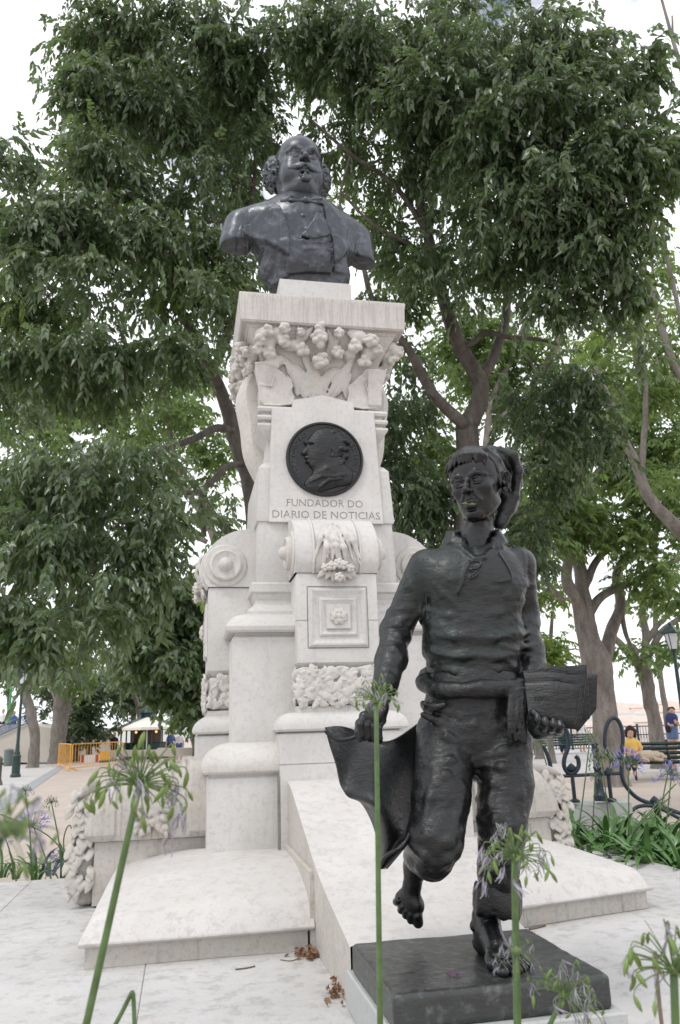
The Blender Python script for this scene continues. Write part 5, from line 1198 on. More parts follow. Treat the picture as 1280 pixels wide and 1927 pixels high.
tree('tree at the right edge whose long bare limb slopes down out of view', (1340, 1460, 14),
     [[(1345, 1100, 14, 22), (1310, 1030, 14, 16), (1270, 990, 14, 13), (1225, 940, 14, 11), (1200, 880, 14, 10), (1175, 830, 14, 8), (1150, 760, 14, 6), (1120, 690, 14, 4)], [(1205, 900, 14, 7), (1212, 820, 14, 6), (1215, 730, 14, 5), (1200, 640, 14, 4)], [(1345, 1100, 14, 12), (1320, 800, 14, 10), (1270, 690, 14, 8), (1230, 560, 14, 6), (1190, 440, 14, 4)], [(1310, 760, 14, 7), (1285, 620, 14, 5), (1255, 480, 14, 4), (1240, 380, 14, 3)],
      [(1346, 1080, 14, 14), (1362, 880, 13.4, 13), (1356, 640, 12.6, 11), (1335, 400, 12, 9), (1300, 200, 12, 6), (1262, 60, 12, 4), (1240, -20, 12, 3)], [(1300, 180, 12, 4), (1270, 90, 12, 3), (1265, 30, 12, 2)]],
     [('crown', [(1200, 720, 14.5, 80, 60, .6), (1240, 880, 14.5, 60, 60, .5), (1110, 660, 14.5, 60, 50, .4), (1260, 640, 14.5, 50, 80, .5), (1230, 500, 14.5, 60, 80, .4), (1170, 780, 15, 60, 60, .5), (1250, 740, 15, 60, 70, .7), (1190, 560, 15.5, 60, 60, .5)], 44, MID, M_LEAF2, .8)], M_BARK2)
tree('bright yellow green tree glimpsed beside the statue arm', (1035, 1440, 30),
     [[(1035, 1380, 30, 5), (1034, 1300, 30, 5), (1036, 1220, 30, 4), (1040, 1150, 30, 3)]], [('crown', [(1040, 1170, 29, 50, 55), (1020, 1230, 29, 40, 45), (1060, 1220, 29, 30, 40), (1030, 1110, 29, 45, 30, .8)], 60, MID, M_LEAF3, 1.3)], M_BARK2)
# background wood seen between and under the near crowns
bgt = [('tall light green tree filling the gap left of the monument shaft', (415, 1440, 24), [[(415, 1300, 24, 10), (410, 1100, 24, 9), (400, 1000, 24, 8), (340, 900, 24, 6), (310, 760, 24, 5)], [(390, 1020, 24, 5), (350, 1000, 24, 5), (300, 960, 24, 4)], [(372, 1090, 24, 5), (440, 1085, 24, 4), (330, 1060, 24, 3)]],
        [(330, 760, 24, 90, 60, .8), (400, 850, 24, 60, 60, .6), (350, 1000, 25, 70, 50, .6), (420, 760, 24, 50, 60, .8), (380, 1080, 25, 60, 50, .7), (150, 830, 24, 120, 60, .8), (300, 880, 25, 60, 50, .6), (330, 690, 26, 90, 60, .7), (200, 740, 26, 120, 50, .7), (60, 800, 26, 100, 60, .7), (420, 930, 26, 30, 60, .7), (250, 800, 27, 140, 60, .8), (100, 740, 27, 130, 50, .8)], 80, MID, M_LEAF2, 1.2),
       ('dense mid green tree left of the monument foot', (425, 1440, 38), [[(425, 1390, 38, 6), (420, 1300, 38, 6), (370, 1200, 38, 5)]], [(330, 1140, 37, 90, 70), (300, 1230, 36, 80, 60), (370, 1220, 37, 60, 70), (400, 1120, 38, 40, 60), (260, 1150, 38, 60, 50), (340, 1290, 38, 50, 50), (390, 1290, 38, 40, 70)], 120, MID, M_LEAF, 2.2),
       ('small bright shrubby tree right of the kiosk', (366, 1440, 44), [[(366, 1410, 44, 4), (362, 1390, 44, 4), (358, 1370, 44, 3)]], [(350, 1350, 43, 26, 22), (375, 1335, 43, 22, 20)], 160, MID, M_LEAF2, 1.5),
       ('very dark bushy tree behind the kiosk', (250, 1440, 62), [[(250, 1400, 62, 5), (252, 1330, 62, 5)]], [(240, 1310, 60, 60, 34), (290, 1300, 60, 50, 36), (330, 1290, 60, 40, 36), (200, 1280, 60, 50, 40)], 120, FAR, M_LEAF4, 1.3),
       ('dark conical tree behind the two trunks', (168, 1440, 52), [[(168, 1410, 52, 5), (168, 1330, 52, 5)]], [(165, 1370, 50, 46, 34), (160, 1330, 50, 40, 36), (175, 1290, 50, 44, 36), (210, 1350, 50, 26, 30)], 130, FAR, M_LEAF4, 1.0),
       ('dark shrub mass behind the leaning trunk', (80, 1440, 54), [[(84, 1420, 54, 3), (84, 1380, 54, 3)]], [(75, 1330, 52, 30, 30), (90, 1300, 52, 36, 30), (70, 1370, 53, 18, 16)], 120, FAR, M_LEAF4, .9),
       ('light green tree over the blue stair rail', (15, 1440, 60), [[(16, 1360, 60, 3), (16, 1310, 60, 3), (12, 1270, 60, 3)]], [(15, 1270, 60, 50, 40, .9), (60, 1260, 60, 50, 36, .9), (110, 1240, 58, 50, 40), (5, 1200, 58, 50, 50)], 90, FAR, M_LEAF2, 1.0),
       ('yellow green tree high between the trunks and the monument', (262, 1440, 56), [[(262, 1400, 56, 4), (260, 1330, 56, 4), (235, 1260, 50, 4)]], [(230, 1230, 45, 50, 40, .9), (270, 1190, 45, 50, 40, .8), (190, 1200, 45, 60, 50, .8), (280, 1260, 45, 24, 20, .7)], 80, FAR, M_LEAF3, .8),
       ('dim tree far behind the right forked trunk', (1000, 1440, 34), [[(1003, 1300, 34, 6), (1000, 1100, 34, 5), (1010, 950, 34, 4)]], [(1000, 960, 34, 60, 50, .7), (980, 1060, 34, 40, 40, .6), (1060, 860, 34, 60, 40, .5), (960, 880, 34, 60, 50, .7), (1000, 1010, 34, 60, 60), (1080, 940, 34, 70, 60, .8), (1040, 840, 34, 60, 60, .8)], 80, MID, M_LEAF, 1.9),
       ('airy light tree seen through the fork of the big trunk', (900, 1440, 26), [[(905, 1100, 26, 8), (910, 900, 26, 7), (925, 760, 26, 6), (960, 680, 26, 5), (990, 600, 26, 4)], [(915, 800, 26, 5), (975, 760, 26, 5), (1020, 700, 26, 7), (1060, 620, 26, 7), (1080, 560, 26, 5)], [(1020, 720, 26, 5), (990, 670, 26, 4), (965, 640, 26, 4)], [(925, 760, 26, 4), (880, 660, 26, 4), (860, 580, 26, 3)]],
        [(860, 700, 26, 90, 50, .4), (960, 650, 26, 80, 50, .45), (1050, 700, 26, 70, 60, .4), (900, 590, 26, 80, 40, .4), (790, 780, 26, 60, 60, .6), (720, 700, 26, 50, 60, .5), (820, 860, 27, 60, 70, .8), (650, 400, 26, 100, 90, .5), (760, 560, 27, 80, 90, .6), (870, 640, 27, 90, 70, .6), (980, 760, 27, 80, 60, .7), (950, 700, 28, 150, 90, .6)], 80, MID, M_LEAF2, 1.3),
       ('pale airy tree at the upper right beyond the near foliage', (1250, 1440, 30), [[(1235, 1200, 30, 5), (1230, 900, 30, 5), (1200, 700, 30, 4), (1180, 560, 30, 4)], [(1225, 800, 30, 4), (1240, 640, 30, 4), (1225, 480, 30, 3)]],
        [(1200, 480, 30, 90, 60, .35), (1230, 600, 30, 80, 60, .35), (1180, 760, 30, 90, 60, .4), (1260, 760, 30, 40, 70, .4), (1150, 640, 30, 90, 80, .5), (1240, 880, 30, 60, 60, .5), (1180, 700, 31, 120, 120, .6)], 74, MID, M_LEAF3, 1.3)]
for lab, root, lb, cr_, dn, tm, mt, sc in bgt: tree(lab, root, lb, [('crown', cr_, dn, tm, mt, sc)], M_BARK2, nside=7)
# two thick trunks on the left and the crowns they carry
tree('leaning grey trunk next to the lamp post on the left', (72, 1437, 42), [[(66, 1390, 42, 9), (58, 1340, 42, 9), (48, 1310, 42, 9), (38, 1285, 42, 7), (25, 1250, 42, 5)], [(50, 1315, 42, 6), (55, 1290, 42, 5), (52, 1260, 42, 4)]], [('crown', [(30, 1240, 42, 50, 30, .8), (60, 1265, 42, 30, 20, .6)], 80, MID, M_LEAF2, 1.4)], M_BARK2)
tree('thick grey trunk behind the yellow barrier', (104, 1430, 47), [[(110, 1395, 47, 14), (114, 1350, 47, 14), (117, 1318, 47, 16), (103, 1300, 47, 8), (95, 1280, 47, 5)], [(120, 1320, 47, 10), (130, 1300, 47, 8), (135, 1270, 47, 5)]], [('crown', [(110, 1265, 46, 60, 26, .9), (150, 1290, 46, 30, 26, .8), (130, 1240, 46, 60, 30, .8)], 80, MID, M_LEAF2, 1.4)], M_BARK2)
tree('grey trunk half hidden behind the thick trunk', (146, 1425, 52), [[(142, 1390, 52, 8), (138, 1350, 52, 7), (135, 1300, 52, 6)]], [('crown', [(150, 1250, 52, 40, 30, .8)], 80, FAR, M_LEAF2, .8)], M_BARK2)
# ------------------------------------------------------------------ paths, bed, retaining wall, far hillside
def zp(x, y, z=0.): p = onz(x, y, z); return (p[0], p[1])
a_, b_ = onz(113, 1450, 0), onz(0, 1529, 0); dr = (a_-b_)/np.linalg.norm(a_-b_); far_ = a_+dr*30; near_ = b_-dr*6; nl = np.array([-dr[1], dr[0], 0])
def strip(name, o0, o1, z, mat):
    P = [near_+nl*o0, far_+nl*o0, far_+nl*o1, near_+nl*o1]; return sheet(name, [(p[0], p[1]) for p in P], z, mat)
strip('pavement', .42, 40, .006, M_PAVE); strip('kerb_strip', 0, .42, .010, M_KERB)
p0, p1 = onz(900, 1462, 0), onz(1290, 1452, 0); dR = (p1-p0)/np.linalg.norm(p1-p0); nR = np.array([-dR[1], dR[0], 0])
P = [p0-dR*2, p1+dR*40, p1+dR*40+nR*30, p0-dR*2+nR*30]; sheet('path', [(p[0], p[1]) for p in P], .005, M_PAVE)
def bed(name, pts, z):
    b = bmesh.new(); W_ = [Mw(np.array([a, c, z])) for a, c in pts]; b.faces.new([b.verts.new(Vector(w)) for w in W_]); o = bmobj(name, b, M_SOIL, None, False); o['kind'] = 'structure'
bed('flower_bed', [(2.225, -4.2), (4.6, -4.2), (4.6, .2), (3.6, 1.6), (2.225, 1.6)], .40); bed('flower_bed', [(-5.2, .622), (-1.35, .622), (-1.35, 1.25), (-5.2, 1.25)], .36)
b = MB(); Rm = np.eye(4)
hill = []
xs = np.linspace(-500, 700, 41); ys = np.linspace(260, 700, 12)
for y in ys: hill.append([(x, y, max(-1, (y-300)*.028+5*math.sin(x*.011+1)*(y > 300)*min(1, (y-290)/120))) for x in xs])
b.grid(np.array(hill).transpose(1, 0, 2)); ho = b.obj('hillside', simple('hazy_green', (.38, .42, .38), .9)); ho['kind'] = 'structure'
# houses across the valley
rg = random.Random(14); hp = []
def house(label, loc, w, d, h, rz, first=None):
    o = empty('house', loc, rz, label, 'house', 'pale houses with tiled roofs across the valley')
    b = MB(); b.box((-w/2, -d/2, 0), (w/2, d/2, h)); me = rawmesh('wall', np.vstack(b.v), np.vstack(b.q), None, [M_HOUSE], False); link(bpy.data.objects.new('wall', me), o)
    e = .5; rh = w*.16; v = [(-w/2-e, -d/2-e, h+.02), (w/2+e, -d/2-e, h+.02), (w/2+e, d/2+e, h+.02), (-w/2-e, d/2+e, h+.02), (-w/4, 0, h+rh), (w/4, 0, h+rh)]
    me = rawmesh('roof', v, [(0, 1, 5, 4), (2, 3, 4, 5)], [(1, 2, 5), (3, 0, 4), (0, 3, 2), (0, 2, 1)], [M_TILE], False); link(bpy.data.objects.new('roof', me), o)
    n = max(2, int(w/4))
    for i in range(n):
        for j in range(max(1, int(h/4))):
            x = -w/2+w*(i+.5)/n; me = rawmesh('window', [(x-.6, -d/2-.05, 1.2+j*3.4), (x+.6, -d/2-.05, 1.2+j*3.4), (x+.6, -d/2-.05, 3+j*3.4), (x-.6, -d/2-.05, 3+j*3.4)], [(0, 1, 2, 3)], None, [M_GLASS], False) if i == 0 and j == 0 else None
            if me: wm = link(bpy.data.objects.new('window', me), o)
            else: c = wm.copy(); COL.objects.link(c); c.parent = o; c.location = (w*i/n, 0, j*3.4)
    return o
k = 0
for row in range(5):
    for i in range(9):
        x = 1120+i*22+rg.uniform(-6, 6); y = 1366-row*9+rg.uniform(-2, 2); Y = 290+row*45+rg.uniform(-10, 10); p = at(x, y, Y)
        house('pale house with a terracotta roof on the hill across the valley', (p[0], p[1], p[2]-8), rg.uniform(9, 17), rg.uniform(8, 12), rg.uniform(6, 10), rg.uniform(-.5, .5))
# far parapet railing on the right
def railing(name, A, B, z0, h, n, mat, label, pieces=True):
    A, B = np.array(A, float), np.array(B, float); o = empty(name, (A[0], A[1], z0), 0, label, 'railing'); b = MB()
    for z in (0.08, h*.62, h): 
        r_ = MB(); r_.tube([A+[0, 0, z], B+[0, 0, z]], .03, 6); r_.obj('rail_bar', mat, o, False)
    for i in range(n+1):
        p = A+(B-A)*i/n; b.tube([p+[0, 0, .08], p+[0, 0, h]], .014, 4, False)
        if i < n:
            q = A+(B-A)*(i+1)/n; b.tube([p+[0, 0, h*.62], (p+q)/2+[0, 0, h*.35], q+[0, 0, h*.62]], .012, 4, False); b.tube([p+[0, 0, .08], (p+q)/2+[0, 0, h*.35], q+[0, 0, .08]], .012, 4, False)
    s = b.obj('balusters', mat, o, False); s['kind'] = 'stuff'
    for i in range(0, n+1, 12):
        p = A+(B-A)*i/n; r_ = MB(); r_.box(p+[-.05, -.05, 0], p+[.05, .05, h+.12]); r_.obj('post', mat, o, False)
    return o
railing('parapet_railing', at(955, 1395, 44)*[1, 1, 0], at(1330, 1380, 42)*[1, 1, 0], 0, 1.1, 72, M_IRON, 'long dark ornamental railing along the edge of the terrace')

# ------------------------------------------------------------------ wrought iron rail and its stone
o = empty('stone_block', onz(1120, 1560, .0)*[1, 1, 0]+[0, 0, 0], 0, 'low grey stone block carrying the curled iron rail', 'stone block')
YR = 8.5
pA, pB, pC = at(1060, 1512, YR+.1), at(1146, 1512, YR), at(1181, 1508, YR); zt_ = at(1100, 1511, YR)[2]
b = MB(); b.box((pA[0], YR-.02, 0), (pB[0], YR+.42, zt_-.01)); b.obj('wall_stone', M_SUPPORT, o, False); b = MB(); b.box((pB[0]+.002, YR-.12, 0), (pC[0], YR+.45, zt_)); b.obj('corner_stone', M_SUPPORT, o, False)
IR = empty('iron_rail', (at(1120, 1500, YR)[0], YR, zt_), 0, 'dark blue wrought iron rail with an oval loop and S-shaped curls', 'iron rail')
def bar(name, L, r, Y=YR, n=7, flat=1.):
    b = MB(); C = crom([at(x, y, Y+(d[0] if d else 0)) for x, y, *d in L], 6); b.tube(C, r, n); return b.obj(name, M_IRON, IR)
bar('curled_bar', [(1056, 1364), (1067, 1376), (1071, 1400), (1063, 1425), (1062, 1442), (1070, 1455), (1082, 1453), (1089, 1442), (1088, 1428), (1083, 1423)], .023); bar('curled_bar', [(1022, 1402), (1032, 1425), (1037, 1448), (1035, 1465), (1036, 1478)], .022)
bar('rail_bar', [(1032, 1462), (1110, 1458), (1171, 1455)], .018)
ov = [(1155+17*math.sin(t), 1390-39*math.cos(t)) for t in np.linspace(radians(-160), radians(160), 22)]
bar('oval_loop', ov, .022); bar('curled_bar', [(1171, 1400), (1170, 1440), (1171, 1462), (1180, 1482), (1202, 1503), (1232, 1514), (1262, 1524), (1320, 1545)], .022); bar('curled_bar', [(1149, 1426), (1151, 1440), (1148, 1456)], .02)
bar('curled_bar', [(1183, 1541), (1190, 1525), (1205, 1517), (1228, 1517), (1252, 1526), (1300, 1552)], .019, YR-.1)
for x0, y0, x1, y1, r in ((1076, 1450, 1081, 1510, .024), (1145, 1458, 1150, 1508, .024), (1233, 1512, 1238, 1566, .026)):
    A, B = at(x0, y0, YR), at(x1, y1, YR); B[0] = A[0]; b = MB(); b.tube([B, A], r*.85, 8); b.lathe([(r*2.2, 0), (r*2.2, .02), (r, .035)], B, 10); b.lathe([(0, .075), (r*.9, .06), (r*1.9, .035), (r*1.9, .01), (r, -.01)], A, 10); b.obj('post', M_IRON, IR, True, 40)
A, B = at(1118, 1392, YR), at(1123, 1507, YR); B[0] = A[0]; b = MB(); h_ = A[2]-B[2]
b.lathe([(.07, 0), (.07, .05), (.05, .07), (.042, .12), (.034, .30), (.045, .32), (.034, .34), (.030, h_*.8), (.045, h_*.82), (.03, h_*.86), (.04, h_*.93), (0, h_)], B, 14); b.obj('turned_post', M_IRON, IR, True, 40)

# ------------------------------------------------------------------ benches, lamp posts
def bench(label, A, B, zs=.43, nb=4, name='park_bench'):
    A, B = np.array(A, float), np.array(B, float); d = (B-A)/np.linalg.norm(B-A); nrm = np.array([-d[1], d[0], 0.]); o = empty(name, A, 0, label, 'bench')
    for i in range(5): b = MB(); c = nrm*(i*.085); b.tube([A+c+[0, 0, zs-.01*i], B+c+[0, 0, zs-.01*i]], .034, 4); b.obj('seat_slat', M_GREENP, o, False)
    for i in range(nb): b = MB(); c = nrm*(.40+.04*i); b.tube([A+c+[0, 0, zs+.08+.11*i], B+c+[0, 0, zs+.08+.11*i]], .042, 4); b.obj('back_slat', M_GREENP, o, False)
    L_ = np.linalg.norm(B-A)
    for t in (.08, .5, .92):
        p = A+d*L_*t; b = MB(); b.tube([p+[0, 0, 0], p+nrm*.03+[0, 0, zs-.05], p+nrm*.38+[0, 0, zs-.05], p+nrm*.56+[0, 0, zs+.50]], .028, 6); b.tube([p+nrm*.36+[0, 0, zs-.05], p+nrm*.48], .028, 6); b.tube(crom([p+nrm*.0+[0, 0, zs], p+nrm*.02+[0, 0, zs+.2], p+nrm*.2+[0, 0, zs+.24], p+nrm*.42+[0, 0, zs+.2]]), .022, 6); b.obj('iron_leg', M_IRON, o, False)
    return o
bench('dark green slatted bench on which the woman and the dog rest', at(1182, 1440, 20.6)*[1, 1, 0], at(1345, 1440, 20.0)*[1, 1, 0])
bench('distant green bench seen under the newspapers', at(992, 1400, 38)*[1, 1, 0], at(1142, 1400, 38)*[1, 1, 0])
def lamp_post(label, base, H, s=1.):
    o = empty('lamp_post', base, 0, label, 'street lamp'); base = np.array(base, float); b = MB()
    b.lathe([(.20*s, 0), (.20*s, .10), (.16*s, .14), (.15*s, .75), (.17*s, .80), (.11*s, .86), (.12*s, .92), (.09*s, .98), (.065*s, 1.3), (.05*s, H-.15), (.07*s, H-.13), (.05*s, H-.1), (.10*s, H)], base, 14); b.obj('post', M_GREENP, o, True, 40)
    p = base+[0, 0, H]; b = MB()
    for i in range(4):
        t = i*pi/2+pi/4; b.tube([p+[cos(t)*.11, sin(t)*.11, 0], p+[cos(t)*.20, sin(t)*.20, .42]], .014, 4)
    b.lathe([(.30, .42), (.28, .46), (.12, .60), (.06, .63), (.06, .68), (0, .74)], p, 4); b.obj('lantern_frame', M_GREENP, o, False)
    for i in range(4):
        t, t2 = i*pi/2+pi/4, (i+1)*pi/2+pi/4; q = [p+[cos(t)*.105, sin(t)*.105, .01], p+[cos(t2)*.105, sin(t2)*.105, .01], p+[cos(t2)*.19, sin(t2)*.19, .41], p+[cos(t)*.19, sin(t)*.19, .41]]
        build('lantern_pane', q, [(0, 1, 2, 3)], None, M_FROST, o, False)
    return o
M_FROST = simple('frosted_glass', (.62, .64, .66), .2, 0, .05, 5, 0)
lamp_post('dark green lamp post standing on the pavement at the left', onz(29, 1463, 0), at(29, 1276, 29)[2])
lamp_post('dark lamp post at the right edge behind the bench', at(1300, 1450, 21)*[1, 1, 0], at(1272, 1222, 21)[2], .9)

# ------------------------------------------------------------------ left background: wall, stairs, kiosk, barrier
def prism(name, pts, Y0, Y1, mat, parent=None, z0=0.):
    """polygon in photo pixels at distance Y0, running back to Y1"""
    F_ = [at(x, y, Y0) for x, y in pts]; F_ = [np.array([p[0], p[1], max(p[2], z0)]) for p in F_]; n = len(F_); B_ = [p+[0, Y1-Y0, 0] for p in F_]
    b = bmesh.new(); f = [b.verts.new(Vector(p)) for p in F_]; g = [b.verts.new(Vector(p)) for p in B_]; b.faces.new(f); b.faces.new(g[::-1])
    for i in range(n): j = (i+1) % n; b.faces.new((f[j], f[i], g[i], g[j]))
    bmesh.ops.recalc_face_normals(b, faces=b.faces); return bmobj(name, b, mat, parent, False)
RW = prism('retaining_wall', [(-60, 1435), (100, 1435), (100, 1371), (70, 1366), (54, 1362), (0, 1386), (-60, 1412)], 48, 60, M_WALLB)
tag(RW, 'beige retaining wall rising beside the stairs at the far left', 'wall')
prism('terrace_block', [(-80, 1434), (52, 1434), (52, 1363), (-80, 1363)], 50, 62, M_WALLB)['kind'] = 'structure'
A, B = at(-30, 1399, 47.9), at(54, 1361, 47.9); SR = empty('stair_railing', A, 0, 'blue painted railing climbing beside the stairs at the far left', 'railing'); n = 34
for dz in (.06, .56): b = MB(); b.tube([A+[0, 0, dz], B+[0, 0, dz]], .04, 5); b.obj('rail_bar', M_BLUEP, SR, False)
for i in range(n+1): p = A+(B-A)*i/n; b = MB(); b.tube([p+[0, 0, .06], p+[0, 0, .56]], .022, 4, False); b.obj('baluster', M_BLUEP, SR, False)
g = at(16, 1362, 49.9); b = MB(); b.lathe([(.10, 0), (.10, .4), (.07, .5), (.07, 2.1), (.10, 2.2), (0, 2.3)], g-[0, 0, .05], 10); M_BRG = simple('bright_green_paint', (.05, .32, .10), .4); tag(b.obj('painted_post', M_BRG), 'bright green post standing on the terrace above the stairs', 'post')
def bin_(label, base, w, h, mat, lid=True):
    o = empty('litter_bin', base, 0, label, 'litter bin'); base = np.array(base, float); b = MB(); b.lathe([(w*.42, 0), (w*.5, .04), (w*.52, h*.85), (0, h*.85)], base, 12); b.obj('bin_body', mat, o, True, 40)
    b = MB(); b.lathe([(w*.56, h*.86), (w*.58, h*.9), (w*.3, h*.98), (0, h)], base, 12); b.obj('lid', mat, o, True, 40)
bin_('grey green rubbish bin against the beige wall', at(17, 1420, 46)*[1, 1, 0], .5, .95, simple('grey_green', (.12, .16, .15), .5)); bin_('narrow dark green bin behind the leaning trunk', at(59, 1420, 45)*[1, 1, 0], .32, .95, M_GREENP)
o = empty('bollard', onz(1, 1478, 0), 0, 'dark weathered bollard at the left edge of the photo', 'bollard'); b = MB(); b.lathe([(.14, 0), (.13, .08), (.085, .2), (.08, .75), (.10, .80), (.06, .88), (0, .92)], np.array(o.location)-[.08, 0, 0], 12); b.obj('shaft', M_BARK, o)
# yellow barrier
def barrier(label, A, B, n):
    A, B = np.array(A, float), np.array(B, float); o = empty('barrier', A, 0, label, 'barrier', 'yellow crowd barriers'); d = (B-A)/np.linalg.norm(B-A); nr = np.array([-d[1], d[0], 0]); b = MB()
    b.tube(np.array([A+[0, 0, .14], A+[0, 0, 1.1], A+d*.05+[0, 0, 1.15], B-d*.05+[0, 0, 1.15], B+[0, 0, 1.1], B+[0, 0, .14], A+[0, 0, .14]]), .022, 6); b.obj('frame', M_YEL, o, False)
    for i in range(1, n): p = A+(B-A)*i/n; b = MB(); b.tube([p+[0, 0, .14], p+[0, 0, 1.14]], .011, 4, False); b.obj('bar', M_YEL, o, False)
    for p in (A+d*.15, B-d*.15): b = MB(); b.tube([p-nr*.3, p-nr*.25+[0, 0, .05], p+[0, 0, .16], p+nr*.25+[0, 0, .05], p+nr*.3], .02, 5); b.obj('foot', M_YEL, o, False)
q0, q1, q2 = onz(131, 1452, 0), onz(109, 1443, 0), onz(229, 1441, 0)
barrier('near yellow crowd barrier seen almost edge on', q1, q0, 14); barrier('long yellow crowd barrier standing in front of the kiosk terrace', q0+[.08, 0, 0], q2, 18)
for i, (x, w, m) in enumerate(((171, 1.1, M_WHITE),)):
    p = at(x, 1421, 48)*[1, 1, 0]; o = empty('road_block', p, 0, 'red and white road block beyond the long yellow barrier', 'barrier'); b = MB(); b.box(p+[-w/2, -.2, 0], p+[w/2, .2, .42]); b.obj('block', M_WHITE, o, False)
    for s in (-.42, .42): b = MB(); b.box(p+[s-.09, -.21, .0], p+[s+.09, .21, .425]); b.obj('red_stripe', M_RED, o, False)
p = at(197, 1420, 47)*[1, 1, 0]; o = empty('notice_board', p, 0, 'small yellow board standing behind the long yellow barrier', 'sign'); b = MB(); b.box(p+[-.26, -.02, .12], p+[.26, .02, .62]); b.obj('board', M_YEL, o, False); b = MB(); b.box(p+[-.24, -.15, 0], p+[.24, .15, .12]); b.obj('foot', M_GREENP, o, False)
# kiosk
kc = at(276, 1424, 52)*[1, 1, 0]; KO = empty('kiosk', kc, 0, 'dark green octagonal kiosk with a small dome behind the cream parasol', 'kiosk')
s_ = 52/F
b = MB(); b.lathe([(2.15, 1.72), (2.2, 1.80), (1.6, 2.12), (.62, 2.5), (.55, 2.5)], kc, 8); b.obj('roof', M_ROOFG, KO, False); b = MB(); b.lathe([(.50, 2.42), (.50, 2.75), (.56, 2.80), (.50, 2.95), (.36, 3.12), (.12, 3.24), (.05, 3.35), (0, 3.42)], kc, 16); b.obj('dome', M_GREENP, KO, True, 40)
b = MB(); b.lathe([(1.5, 0), (1.5, .95), (1.55, 1.0), (0, 1.0)], kc, 8); b.obj('counter', M_GREENP, KO, False); b = MB(); b.lathe([(.9, 1.0), (.9, 1.8)], kc, 8); b.obj('inner_wall', simple('dim_brown_panel', (.12, .08, .05), .7), KO, False)
for i in range(8): t = i*pi/4+pi/8; b = MB(); q = kc+[cos(t)*1.62, sin(t)*1.62, 0]; b.tube([q, q+[0, 0, 1.85]], .05, 6); b.obj('column', M_GREENP, KO, False)
M_LAMPG = simple('warm_lamp', (.9, .5, .2), .5); M_LAMPG.node_tree.nodes['Principled BSDF'].inputs['Emission Color'].default_value = (1, .45, .12, 1); M_LAMPG.node_tree.nodes['Principled BSDF'].inputs['Emission Strength'].default_value = 1.5
for i in range(10): t = i*pi/5+.2; b = MB(); b.lathe([(0, -.09), (.09, 0), (0, .09)], kc+[cos(t)*1.95, sin(t)*1.95, 1.62], 8); b.obj('hanging_lamp', M_LAMPG, KO)
uc = at(275, 1428, 46)*[1, 1, 0]; PO = empty('parasol', uc, 0, 'cream parasol open in front of the dark kiosk', 'parasol'); b = MB(); n = 8; P = []
for i in range(n+1): t = 2*pi*i/n; P.append([uc+[0, 0, 2.42], uc+[cos(t)*.75, sin(t)*.75, 2.15], uc+[cos(t)*1.42, sin(t)*1.42, 1.86], uc+[cos(t)*1.42, sin(t)*1.42, 1.72]])
b.grid(P); b.obj('canopy', M_CANV, PO, False); b = MB(); b.tube([uc, uc+[0, 0, 2.4]], .03, 8); b.obj('pole', M_WHITE, PO)
for i in range(8): t = 2*pi*i/n; b = MB(); b.tube([uc+[0, 0, 1.75], uc+[cos(t)*1.38, sin(t)*1.38, 1.84]], .012, 4); b.obj('rib', M_WHITE, PO, False)
LW = prism('low_wall', [(296, 1424), (372, 1422), (372, 1407), (296, 1408)], 44, 44.6, M_WALLB); tag(LW, 'low pale stone wall between the kiosk and the monument', 'wall')
LW2 = prism('low_wall', [(205, 1424), (294, 1424), (294, 1411), (205, 1412)], 49, 49.5, M_WALLB); tag(LW2, 'low pale wall at the foot of the kiosk left of the parasol pole', 'wall')

